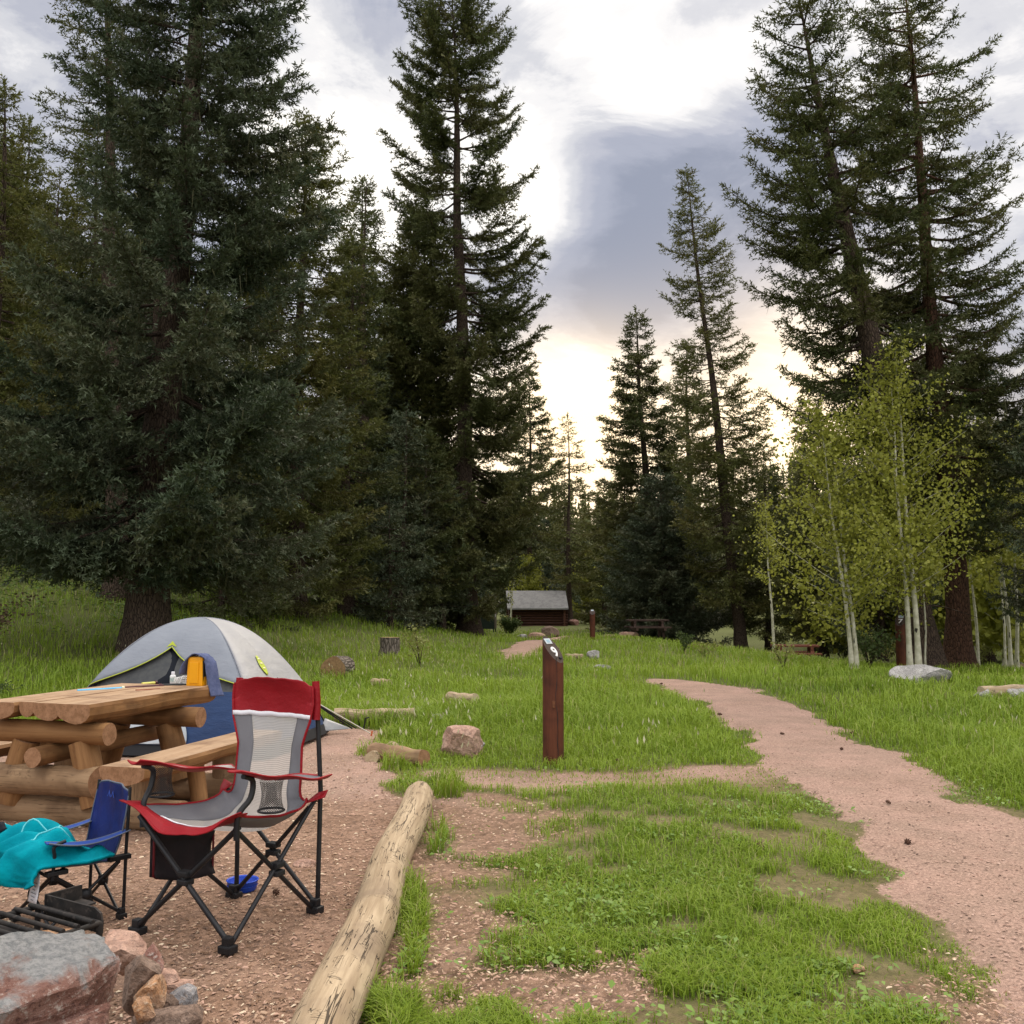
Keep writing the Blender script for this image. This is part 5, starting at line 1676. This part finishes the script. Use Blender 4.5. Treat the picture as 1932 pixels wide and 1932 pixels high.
# ------------------------------------------------------------------ rocks
def rock_mat(name, a, b_, c, sc=5.0):
    m, nt = new_mat(name)
    v = nd(nt, 'ShaderNodeTexCoord').outputs['Object']
    n = nd(nt, 'ShaderNodeTexNoise', {'Vector': v, 'Scale': sc, 'Detail': 8.0, 'Roughness': .65, 'Distortion': .4})
    f = nd(nt, 'ShaderNodeTexNoise', {'Vector': v, 'Scale': sc * 9, 'Detail': 4.0, 'Roughness': .7})
    k = nd(nt, 'ShaderNodeTexVoronoi', {'Vector': v, 'Scale': sc * 11})
    col = MIX(nt, MR(nt, n.outputs['Fac'], .38, .62), a, b_)
    col = MIX(nt, MR(nt, f.outputs['Fac'], .50, .68), col, c)
    col = MIX(nt, .3, col, nd(nt, 'ShaderNodeValToRGB', {0: k.outputs['Color']}).outputs[0], 'OVERLAY')
    p = nd(nt, 'ShaderNodeBsdfPrincipled', {'Base Color': col, 'Roughness': .9, 'Specular IOR Level': .2})
    h = M(nt, 'ADD', M(nt, 'MULTIPLY', n.outputs['Fac'], 1.5), f.outputs['Fac'])
    nt.links.new(nd(nt, 'ShaderNodeBump', {'Strength': .9, 'Distance': .02, 'Height': h}).outputs[0], p.inputs['Normal'])
    finish(nt, p.outputs[0])
    return m


m_rk_red = rock_mat('red_brown_granite', (.25, .115, .085), (.36, .20, .16), (.45, .36, .31), 6)
m_rk_pink = rock_mat('pink_granite', (.42, .255, .19), (.50, .33, .25), (.33, .22, .17), 5)
m_rk_orange = rock_mat('orange_granite', (.48, .25, .12), (.42, .27, .18), (.5, .38, .27), 7)
m_rk_grey = rock_mat('grey_granite', (.30, .285, .27), (.42, .40, .375), (.20, .19, .18), 5)
m_rk_blue = rock_mat('bluish_grey_rock', (.25, .25, .26), (.33, .31, .30), (.40, .32, .27), 7)
m_rk_brown = rock_mat('brown_rock', (.20, .135, .10), (.28, .20, .155), (.14, .10, .08), 7)


def rock(c, size, mat, label, seed, rz=0.0, cuts=9, rough=.10, name='rock', sub=5, group=None, planes=()):
    rnd = random.Random(seed)
    bm = bmesh.new()
    bmesh.ops.create_icosphere(bm, subdivisions=sub, radius=1.0)
    cs = []
    for _ in range(cuts):
        n_ = Vector((rnd.gauss(0, 1), rnd.gauss(0, 1), rnd.gauss(0, .8))).normalized()
        cs.append((n_, rnd.uniform(.55, .86)))
    cs += [(Vector(n_).normalized(), d_) for n_, d_ in planes]
    ph = Vector((rnd.uniform(0, 50),) * 3)
    for v in bm.verts:
        p = v.co.copy()
        for _ in range(2):
            for n_, d_ in cs:
                e = p.dot(n_) - d_
                if e > 0: p -= n_ * e * .93
        p += v.co * rough * (mnoise.noise(v.co * 1.6 + ph) * .9 + .4 * mnoise.noise(v.co * 4.5 + ph) + .16 * mnoise.noise(v.co * 13 + ph) + .08 * mnoise.noise(v.co * 28 + ph))
        v.co = Vector((p.x * size[0] / 2, p.y * size[1] / 2, p.z * size[2] / 2))
    me = bpy.data.meshes.new(name)
    bm.to_mesh(me)
    bm.free()
    me.polygons.foreach_set('use_smooth', [True] * len(me.polygons))
    me.set_sharp_from_angle(angle=R(22))
    o = link_mesh(name, me, mat)
    o.location = c
    o.rotation_euler = (0, 0, rz)
    return tag(o, label, 'rock', group)


# fireside rocks in the near left corner
m, nt = new_mat('boulder_two_tone')
v = nd(nt, 'ShaderNodeTexCoord').outputs['Object']
n = nd(nt, 'ShaderNodeTexNoise', {'Vector': v, 'Scale': 7.0, 'Detail': 8.0, 'Roughness': .65, 'Distortion': .5})
f = nd(nt, 'ShaderNodeTexNoise', {'Vector': v, 'Scale': 48.0, 'Detail': 5.0, 'Roughness': .75})
cl = MIX(nt, MR(nt, n.outputs['Fac'], .36, .64), (.21, .10, .075), (.34, .20, .16))
cl = MIX(nt, MR(nt, f.outputs['Fac'], .52, .68), cl, (.47, .38, .33))
cl = MIX(nt, MR(nt, f.outputs['Fac'], .46, .34), cl, (.12, .06, .05))
gy_ = MIX(nt, MR(nt, f.outputs['Fac'], .4, .62), (.33, .325, .315), (.20, .205, .205))
zc_ = nd(nt, 'ShaderNodeSeparateXYZ', {0: v}).outputs[2]
cl = MIX(nt, MR(nt, M(nt, 'ADD', zc_, M(nt, 'MULTIPLY', M(nt, 'SUBTRACT', n.outputs['Fac'], .5), .34)), .235, .29), cl, gy_)
p = nd(nt, 'ShaderNodeBsdfPrincipled', {'Base Color': cl, 'Roughness': .85, 'Specular IOR Level': .25})
nt.links.new(nd(nt, 'ShaderNodeBump', {'Strength': 1.0, 'Distance': .022, 'Height': M(nt, 'ADD', n.outputs['Fac'], f.outputs['Fac'])}).outputs[0], p.inputs['Normal'])
finish(nt, p.outputs[0])
rz_b = math.atan2(.31, .195)
rock(Vector((-1.43, 2.29, .225)), (2.4, .9, 1.2), m, 'big reddish boulder with a grey weathered top, in front of the fire grate', 200, rz=R(60), cuts=0, rough=.15, sub=6,
     planes=(((.10, -.16, 1), .475), ((0, 0, -1), .35), ((0, -1, .10), .27), ((0, 1, 0), .30), ((1, -.1, .08), .525), ((-1, 0, 0), .7), ((.8, -.7, .15), .52), ((.5, .3, 1), .66), ((-.3, -.5, 1), .56), ((.1, -1, .9), .49), ((1, .8, 0), .66)))
for (px, py, lift, size, mat, label, seed, rz, pl) in (
        (95, 1808, .05, (.26, .2, .16), m_rk_orange, 'tan rock seen under the fire grate', 309, .4, ()),
        (870, 1428, .12, (.50, .40, .34), m_rk_pink, 'pink angular rock in the grass left of the numbered post', 310, .3, ()),
        (893, 1425, .06, (.26, .22, .18), m_rk_grey, 'small grey rock leaning on the pink angular rock', 311, .8, ()),
        (1121, 1246, .12, (.36, .3, .26), m_rk_grey, 'rounded tan rock in the meadow right of the numbered post', 312, .3, ()),
        (1136, 1266, .07, (.44, .3, .16), m_rk_blue, 'flat pale rock below the rounded tan one in the meadow', 313, .3, ()),
        (1737, 1287, .14, (1.10, .8, .44), m_rk_grey, 'broad grey boulder in the grass in front of the two pale trunks', 314, .1, (((0, 0, 1), .75),)),
        (1860, 1322, .08, (.32, .3, .22), m_rk_grey, 'small grey rock in the grass near the right edge', 315, .4, ()),
        (1922, 1322, .09, (.46, .3, .24), m_rk_grey, 'larger of the grey rocks in the grass at the right edge', 316, .9, ()),
        (1037, 1203, .16, (.85, .6, .66), m_rk_brown, 'pointed brown rock at the head of the far path', 317, .2, ()),
        (1012, 1204, .08, (.75, .4, .30), m_rk_pink, 'low pale rock beside the pointed brown one on the far path', 318, .1, ()),
        (1082, 1180, .2, (.9, .7, .55), m_rk_red, 'reddish rock beyond the right end of the log cabin', 319, .3, ()),
        (1186, 1204, .15, (.95, .6, .42), m_rk_pink, 'pale flat rock in front of the dark picnic table', 320, .1, (((0, 0, 1), .6),)),
        (1214, 1204, .13, (.75, .5, .36), m_rk_grey, 'grey rock beside the pale flat one at the dark picnic table', 321, .4, ()),
        (985, 1204, .06, (.5, .4, .22), m_rk_grey, 'grey rock at the edge of the far path by the small bush', 322, .4, ()),
        (1560, 1246, .08, (.7, .5, .28), m_rk_grey, 'pale rock on the ground by the red picnic table', 323, .2, ()),
        (574, 1638, .02, (.13, .08, .055), m_rk_pink, 'small flat stone on the dirt right of the red chair', 324, .3, ()),
        (1620, 1838, .02, (.055, .05, .045), m_rk_orange, 'round tan pebble in the near grass', 325, .1, ()),
        (1128, 1815, .02, (.05, .045, .04), m_rk_pink, 'pink pebble on the bare patch in the near grass', 326, .1, ()),
        (826, 1365, .05, (.2, .15, .12), m_rk_grey, 'pale stone at the corner of the dirt pad left of the pink rock', 327, .1, ())):
    g = GT(px, py)
    rock(g + Vector((0, 0, lift)), size, mat, label, seed, rz, sub=4 if g.y > 12 else 5, planes=pl)

for (px, py, d, size, mat, label, seed, rz, pl) in (
        (226, 1792, 3.45, (.22, .2, .17), m_rk_pink, 'flat pinkish rock behind the big boulder, under the grate corner', 301, .3, (((-.2, -.2, 1), .55),)),
        (284, 1818, 3.42, (.11, .11, .15), m_rk_red, 'dull red rock at the right end of the big boulder', 302, .7, ()),
        (314, 1845, 3.46, (.12, .11, .09), m_rk_pink, 'pale pink wedge of rock at the back of the fireside heap', 303, .2, (((.3, 0, 1), .5),)),
        (288, 1884, 3.24, (.125, .12, .16), m_rk_orange, 'orange rock in the fireside heap', 304, .9, ()),
        (342, 1894, 3.36, (.135, .12, .12), m_rk_blue, 'bluish grey rock at the outer edge of the fireside heap', 305, .1, ()),
        (333, 1864, 3.44, (.13, .12, .08), m_rk_pink, 'thin salmon slab lying on top of the fireside heap', 306, .5, (((0, .2, 1), .5),)),
        (318, 1944, 3.16, (.30, .24, .17), m_rk_brown, 'low brown rock nearest the camera beside the big boulder', 307, .2, ()),
        (272, 1908, 3.10, (.09, .08, .10), m_rk_orange, 'small ochre rock wedged against the big boulder', 308, 1.2, ()),
        (316, 1915, 3.34, (.22, .2, .16), m_rk_brown, 'dark rock at the bottom of the fireside heap', 328, .7, ()),
        (268, 1850, 3.30, (.16, .15, .22), m_rk_brown, 'shaded rock between the boulder and the orange rock', 329, .2, ())):
    q = ray(px, py)
    rock(q * (d / q.y) + Vector((0, 0, CAM_H)), size, mat, label, seed, rz, cuts=26, rough=.05, planes=pl)

# pine cones and bark bits on the paths
m_cone = pm('pine_cone_scales', (.10, .05, .03), (.06, .03, .02), 60, .9)
cone_me = None
for i, (px, py) in enumerate(((1586, 2221 * .6389 / .6389 - 803), (1605, 1388), (1680, 1523), (1362, 1352), (517, 1692), (768, 1490), (560, 1506), (1170, 1440), (515, 1330), (1290, 1322), (1480, 1390), (1710, 1596), (1245, 1293), (1440, 1610), (600, 1520))):
    if py < 1200 or py > 1900: py = 1418
    b = MB()
    for k in range(26):
        a = k * 2.4
        t = k / 26
        r_ = .018 * math.sin(math.pi * (.12 + .8 * t))
        d = Vector((math.cos(a), math.sin(a), .5))
        c = Vector((0, 0, .05 * t))
        b.tube([c, c + d * r_], [.006, .0015], 4)
    b.tube([(0, 0, 0), (0, 0, .05)], [.009, .003], 6)
    if cone_me is None:
        o = b.build('pine_cone', m_cone)
        cone_me = o.data
    else:
        o = link_mesh('pine_cone', cone_me)
    s_ = (1.0, 1.3, .9, 1.2)[i % 4]
    o.scale = (s_, s_, s_)
    o.rotation_euler = (1.45, .2, i * 1.7)
    o.location = GT(px, py) + Vector((0, 0, .026))
    tag(o, 'dark brown spruce cone lying on bare ground', 'pine cone', 'spruce cones scattered on the bare ground')

# ------------------------------------------------------------------ fire grate
fg = empty('fire_grate', (-1.62, 3.40, TZ(-1.6, 3.4)), math.atan2(.31, .195) - math.pi / 2)
tag(fg, 'sooty black steel fire grate with a bent side plate', 'fire grate')
# local +y runs away from the camera along the long edge, +x to the right
ax_y = Vector((.195, .31, 0)).normalized()
ax_x = Vector((.31, -.195, 0)).normalized()
def FL(px, py, z):
    q = G(px, py, z) - fg.location
    return (q.dot(ax_x), q.dot(ax_y))
gz = .33
xr, yr = FL(188, 1739, gz)
xl, yl = FL(64, 1713, gz)
y0_ = yr - .62
xl = min(xl, xr - .36)
b = MB(); b.tube([(xl, y0_, gz), (xr, y0_, gz), (xr, yr, gz), (xl, yr, gz), (xl, y0_, gz)], .010, 8); b.build('grate_frame', m_iron, fg)
for k in range(11):
    yy = y0_ + .03 + (yr - y0_ - .06) * k / 10
    b = MB(); b.tube([(xl - .005, yy, gz + .012), (xr + .005, yy, gz + .012)], .0085, 8); b.build('grate_bar', m_iron, fg)
for (x, y) in ((xr, yr), (xr, y0_), (xl, yr), (xl, y0_)):
    b = MB(); b.tube([(x, y, gz), (x, y, 0)], .011, 8); b.build('leg', m_iron, fg)
b = MB()
b.extrude([(-.17, -.06), (-.17, .022), (.12, .022), (.155, .008), (.165, -.02), (.165, -.06)], (xr - .17, yr + .012, gz + .02), (xr - .17, yr + .020, gz + .02), seg=1)
b.box((xr - .335, yr + .085, gz + .0), (.008, .15, .088))
b.box((xr - .29, yr + .10, gz - .01), (.09, .12, .006))
b.build('side_plate', m_iron, fg)
fr = MB()
rr_ = .50
fr.lathe([(rr_, 0), (rr_, .24), (rr_ + .012, .245), (rr_ + .012, 0)], 48)
o = fr.build('fire_ring', m_iron)
o.location = Vector((-1.98, 3.30, TZ(-2, 3.3)))
tag(o, 'black steel fire ring wall under the grate', 'fire ring')
b = MB()
b.lathe([(.001, .035), (.2, .03), (.40, .012), (.49, .0)], 30)
o = b.build('ash_bed', pm('ash', (.035, .032, .03), (.07, .065, .06), 14, .95, .02))
o.location = Vector((-1.98, 3.30, TZ(-2, 3.3) + .012))
tag(o, 'dark ash inside the fire ring', 'ash')

# ------------------------------------------------------------------ numbered posts
m_post = wood_mat('stained_post', (.13, .042, .020), (.085, .026, .013), (.04, .014, .009), crack=.35)
m_post_cut = wood_mat('dark_cut_face', (.075, .05, .038), (.05, .032, .025), (.03, .02, .016))
m_num = pm('white_number', (.82, .80, .78), None, 4, .5)


def text_mesh(txt, size, mat, parent, loc, rot, name, depth=.003):
    cu = bpy.data.curves.new('number', 'FONT')
    cu.body = txt
    cu.size = size
    cu.align_x, cu.align_y = 'CENTER', 'CENTER'
    cu.extrude = depth
    cu.offset = size * .018
    t = bpy.data.objects.new('number', cu)
    COL.objects.link(t)
    dg = bpy.context.evaluated_depsgraph_get()
    me = bpy.data.meshes.new_from_object(t.evaluated_get(dg))
    bpy.data.objects.remove(t)
    me.materials.clear()
    o = link_mesh(name, me, mat, parent)
    o.location, o.rotation_euler = loc, rot
    return o


def post(g, h, r, face_az, slope, txt, label, sticker=True, lean=0.0):
    """round post whose top is sawn on a slant; face_az: bearing the cut faces"""
    root = empty('numbered_post', g, label=label, cat='post')
    root.rotation_euler = (0, lean, 0)
    n = 24
    vs, lc, fs = [], [], []
    fx, fy = math.cos(face_az), math.sin(face_az)
    zs = [-.15, 0, .25, .5, .75]
    zt_ = lambda x, y: h - (x * fx + y * fy + r) * slope
    for z in zs + ['top']:
        for j in range(n):
            a = 6.283 * j / n
            x, y = r * math.cos(a), r * math.sin(a)
            zz = zt_(x, y) if z == 'top' else min(z * h / 1.0, zt_(x, y) - .01)
            vs.append((x, y, zz)); lc.append((zz + 3, x, y))
    k = len(zs) + 1
    for i in range(k - 1):
        for j in range(n):
            a, b_ = i * n + j, i * n + (j + 1) % n
            fs.append([a, b_, b_ + n, a + n])
    b = MB()
    b.add(vs, fs, 0, lc)
    top = vs[-n:]
    b.add(top, [list(range(n))], 1, [(q[0] * 3, q[1], q[2]) for q in top], False)
    b.build('post_body', [m_post, m_post_cut], root)
    nz = Vector((fx * slope, fy * slope, 1)).normalized()
    upv = Vector((-fx, -fy, slope)).normalized()
    side = upv.cross(nz)
    rot = Matrix((side, upv, nz)).transposed().to_euler()
    c = Vector((0, 0, h - r * slope))
    L = r * math.sqrt(1 + slope * slope)
    if txt:
        text_mesh(txt, r * 1.55, m_num, root, c - upv * L * .22 + nz * .003, rot, 'number')
    if sticker:
        b = MB(); b.box((0, 0, 0), (r * .95, r * .62, .002)); b.box((0, 0, .0016), (r * .5, r * .34, .0015), mi=1)
        o = b.build('sticker', [pm('white_sticker', (.50, .54, .56), None, 4, .5), pm('pale_blue_print', (.28, .40, .48), None, 4, .5)], root)
        o.location, o.rotation_euler = c + upv * L * .60 + nz * .003, rot
    b = MB(); b.box((0, 0, 0), (r * .34, r * .22, .02), bev=.004)
    o = b.build('bracket', m_plastic_black, root)
    o.location, o.rotation_euler = c - upv * L * .66 + nz * .004 + side * r * .2, rot
    return root


g9 = GT(1044, 1440)
p9 = post(g9, 1.13, .095, R(-38), 1.25, '9', 'reddish brown wooden post with a slanted top and a white number 9')
b = MB(); b.tube([(.030 + .012 * math.sin(q * 7) * .5 + .006 * math.sin(q * 19), -math.sqrt(.095 ** 2 - (.030 + .012 * math.sin(q * 7) * .5 + .006 * math.sin(q * 19)) ** 2) + .0015, q) for q in [.04 + .9 * i / 30 for i in range(31)]], [.0012 + .0025 * abs(math.sin(i * .37)) for i in range(31)], 5); b.build('crack', m_plastic_black, p9)
b = MB(); b.tube([(0, -.0965, .50), (.002, -.0965, .56)], [.010, .014], 10); b.build('knot', pm('pale_knot', (.20, .085, .04), (.13, .05, .025), 30, .8), p9)
gq = GT(1118, 1207)
post(gq, 1.12, .10, R(-90), 1.0, '', 'small dark post with a white plate in the far grass right of the cabin')
g7 = colx(1692, 23)
post(g7, 1.25, .12, R(-125), 1.1, '7', 'brown post with a white number 7 half hidden behind the aspens')

# ------------------------------------------------------------------ log cabin
gc = GT(1011, 1180)
cb = empty('log_cabin', gc, label='small dark log cabin with a grey shingled roof at the end of the path', cat='cabin')
s_ = gc.y / 1880
CW, wallh, roofh = 112 * s_, 34 * s_, 31 * s_
cb.rotation_euler = (0, 0, R(3))
m_clog = wood_mat('dark_brown_cabin_log', (.075, .030, .018), (.055, .021, .013), (.03, .012, .009), bump=.01)
m_clog_end = end_mat('cabin_log_end', (.13, .06, .04), (.08, .035, .022))
m_shingle, nt = new_mat('grey_shingles')
v = nd(nt, 'ShaderNodeTexCoord').outputs['Object']
br = nd(nt, 'ShaderNodeTexBrick', {'Vector': nd(nt, 'ShaderNodeMapping', {0: v, 3: (1, 1, 1)}).outputs[0], 'Color1': (.155, .15, .145, 1), 'Color2': (.22, .215, .205, 1), 'Mortar': (.07, .068, .066, 1),
                                   'Scale': 2.6, 'Mortar Size': .012, 'Row Height': .16, 'Brick Width': .28})
nz_ = nd(nt, 'ShaderNodeTexNoise', {'Vector': v, 'Scale': 3.0, 'Detail': 6.0})
cs_ = MIX(nt, MR(nt, nz_.outputs['Fac'], .35, .65, 0, .5), br.outputs[0], (.26, .25, .235))
finish(nt, nd(nt, 'ShaderNodeBsdfPrincipled', {'Base Color': cs_, 'Roughness': .95}).outputs[0])
D2 = CW * .38
nl_ = 7
for k in range(nl_):
    rr_ = wallh / nl_ / 2 * 1.04
    z = -.1 + rr_ + k * wallh / nl_
    for s in (-1, 1):
        log('wall_log', (-CW * .5 + .12, s * D2, z), (CW * .5 - .02, s * D2, z), rr_, m_clog, seed=k, n=10, parent=cb, wob=.06, seg=4).data.materials[1] = m_clog_end
        log('wall_log', (s * (CW * .5 - .28), -D2 - .26, z + rr_ * .9), (s * (CW * .5 - .28), D2 + .26, z + rr_ * .9), rr_, m_clog, seed=k + 9, n=10, parent=cb, wob=.06, seg=4).data.materials[1] = m_clog_end
ev, rg, ov = wallh - .06, wallh + roofh, .42
b = MB()
for s in (-1, 1):
    A = [(-CW * .5, s * (D2 + ov), ev), (CW * .5, s * (D2 + ov), ev), (CW * .5, 0, rg), (-CW * .5, 0, rg)]
    B2 = [(x, y, z - .10) for x, y, z in A]
    vs = A + B2
    b.add(vs, [[0, 1, 2, 3], [7, 6, 5, 4], [0, 4, 5, 1], [2, 6, 7, 3], [1, 5, 6, 2], [3, 7, 4, 0]], 0, None, False)
b.build('roof', m_shingle, cb)
for s in (-1, 1):
    b = MB()
    x = s * (CW * .5 - .28)
    b.add([(x, -D2, ev), (x, D2, ev), (x, 0, rg - .22), (x - .06 * s, -D2, ev), (x - .06 * s, D2, ev), (x - .06 * s, 0, rg - .22)], [[0, 1, 2], [5, 4, 3], [0, 2, 5, 3], [1, 4, 5, 2]], 0, None, False)
    b.build('gable', m_clog, cb)
b = MB()
b.box((CW * .5 - .20, 0, .95), (.06, .9, 1.8))
b.build('door', pm('cabin_door', (.09, .04, .025), None, 5, .7), cb)

# steel storage box on legs
gb = GT(914, 1192)
bb = empty('storage_box', gb, R(-8), label='dark steel bear-proof storage box on legs, left of the log cabin', cat='storage box')
s_ = gb.y / 1880
bw, bh, bd = 41 * s_, 33 * s_, 26 * s_
m_box = pm('dark_green_steel', (.012, .022, .018), (.02, .028, .022), 6, .5)
m_box_side = pm('brown_steel', (.06, .045, .038), (.08, .06, .05), 6, .5)
b = MB(); b.box((0, 0, .16 + bh / 2), (bw, bd, bh), bev=.012); b.build('body', m_box, bb)
b = MB(); b.box((0, 0, .16 + bh + .022), (bw + .08, bd + .10, .04), bev=.008); b.build('lid', m_box, bb)
b = MB(); b.box((bw / 2 + .012, .0, .16 + bh * .48), (.02, bd * .9, bh * .9), bev=.004); dd = b.build('door', m_box_side, bb)
b = MB(); b.box((bw / 2 + .026, -bd * .22, .16 + bh * .75), (.006, .10, .17)); b.build('notice', m_white_trim, dd)
for sx_ in (-1, 1):
    for sy_ in (-1, 1):
        b = MB(); b.box((sx_ * (bw / 2 - .04), sy_ * (bd / 2 - .04), .08), (.06, .06, .18)); b.build('leg', m_box, bb)
g_ = GT(822, 1185)
mp = empty('sign_post', colx(826, 44), label='thin post with a small white plate among the trees left of the storage box', cat='post')
b = MB(); b.tube([(0, 0, -.1), (0, 0, 1.25)], .035, 8); b.build('pole', m_box, mp)
b = MB(); b.box((0, -.04, 1.28), (.13, .01, .22)); b.build('plate', m_white_trim, mp)


# ------------------------------------------------------------------ far picnic tables
def far_table(g, L, rz, mat, label, h=.78):
    t = empty('picnic_table', g, rz, label=label, cat='picnic table')
    for y in (-.28, -.095, .095, .28):
        b = MB(); b.box((0, y, h), (L, .17, .075), bev=.012); b.build('tabletop_plank', mat, t)
    for s in (-1, 1):
        b = MB(); b.box((0, s * .72, .46), (L, .26, .075), bev=.012); b.build('bench', mat, t)
    for x in (-L * .34, L * .34):
        b = MB(); b.box((x, 0, h - .095), (.12, .74, .11), bev=.01); b.build('cross_beam', mat, t)
        b = MB(); b.box((x, 0, .36), (.12, 1.7, .12), bev=.01); b.build('bench_beam', mat, t)
        for s in (-1, 1):
            b = MB(); b.box((x, s * .36, .35), (.12, .14, .76), rot=RX(s * .3), bev=.01); b.build('leg', mat, t)


m_dtab = pm('dark_weathered_timber', (.045, .028, .022), (.075, .045, .034), 6, .85, .01)
m_rtab = pm('red_brown_timber', (.13, .042, .025), (.17, .06, .035), 6, .8, .008)
gt1 = GT(1217, 1207)
far_table(gt1 + Vector((.2, .6, .1)), 78 * gt1.y / 1880, R(4), m_dtab, 'dark wooden picnic table under the low blue-green spruce')
gt2 = colx(1493, 39)
far_table(gt2, 1.75, R(-6), m_rtab, 'reddish brown wooden picnic table at the wood edge on the right', h=.74)


# ------------------------------------------------------------------ small bushes
def bush(g, H, rad, n, leaf, mat, label, seed, stems=7, name='shrub', cat='shrub'):
    r = np.random.RandomState(seed)
    root = empty(name, g, label=label, cat=cat)
    tb = MB()
    P = []
    for k in range(stems):
        a = r.rand() * 6.283
        l = rad * (.3 + .7 * r.rand())
        e = Vector((math.cos(a) * l, math.sin(a) * l, H * (.6 + .4 * r.rand())))
        cv = [Vector((0, 0, 0)), e * .4 + Vector((0, 0, .12 * H)), e]
        tb.tube(poly(cv, 6), [.012 * H * (1 - i / 8) for i in range(7)], 4)
        for _ in range(n // stems):
            t = .3 + .7 * r.rand() ** .7
            c = catmull(cv, t)
            P.append([c.x + r.randn() * rad * .14, c.y + r.randn() * rad * .14, max(.03, c.z + r.randn() * H * .07)])
    tb.build('stems', m_bark, root)
    B = np.array(P)
    m_ = len(B)
    a, e = r.rand(m_) * 6.283, r.randn(m_) * .6
    D = np.stack([np.cos(a) * np.cos(e), np.sin(a) * np.cos(e), np.sin(e)], 1)
    S = unit(np.cross(D, r.randn(m_, 3)))
    l = leaf * (.6 + .7 * r.rand(m_))
    D, S = D * l[:, None], S * (l * .42)[:, None]
    V = np.stack([B, B + D * .5 + S, B + D, B + D * .5 - S], 1).reshape(-1, 3)
    np_mesh('leaves', V, np.arange(4 * m_).reshape(-1, 4), mat, root, {'rnd': np.repeat(r.rand(m_), 4), 'tip': np.repeat((r.rand(m_) > .8) * .6, 4)})


m_yleaf = leaf_mat('yellow_green_leaves', (.20, .22, .05), (.33, .34, .12), (.27, .27, .09), .35)
m_gleaf = leaf_mat('bush_leaves', (.055, .09, .025), (.12, .16, .05), (.08, .11, .03), .3)
for i, (px, py, H, rad, n, lf, mat, lab) in enumerate((
        (792, 1258, .85, .55, 420, .05, m_yleaf, 'spindly shrub with pale yellow-green flower heads right of the stump'),
        (962, 1200, 1.0, .62, 2400, .08, m_gleaf, 'dark round bush at the edge of the far path'),
        (955, 1196, .95, .7, 900, .09, m_yleaf, 'yellowish bush between the storage box and the cabin'),
        (1007, 1180, .9, 1.3, 1200, .12, m_gleaf, 'low green shrub against the cabin wall'),
        (1292, 1232, .55, .3, 500, .05, m_gleaf, 'small dark sapling in the meadow below the far picnic table'),
        (1330, 1240, .5, .5, 260, .05, m_yleaf, 'pale flowering weed beside the small dark sapling'),
        (1478, 1268, .75, .3, 170, .06, m_yleaf, 'thin stalk with white-green leaves in front of the red picnic table'),
        (1640, 1262, 1.1, .7, 900, .07, m_gleaf, 'scrubby bush at the foot of the leaning aspen pair'),
        (1672, 1258, 1.3, .6, 420, .07, m_yleaf, 'shrub with pale leaves in front of the number 7 post'),
        (1590, 1250, 1.6, 1.2, 1500, .09, m_gleaf, 'dark scrub between the red picnic table and the aspens'),
        (1850, 1262, 1.0, .8, 500, .08, m_yleaf, 'light green shrub among the pale stems by the right edge'),
        (-25, 1215, 1.0, 1.5, 1000, .06, pm('dry_brown_leaves', (.10, .065, .04), (.15, .10, .06), 9, .9), 'dry brown brush on the bank at the left edge'),
        (-10, 1320, .3, .5, 300, .03, m_gleaf, 'low weedy bush behind the log table at the left edge'))):
    bush(GT(px, py), H, rad, n, lf, mat, lab, 400 + i, stems=9 if n > 800 else 6)
# tall grass tuft by the short log
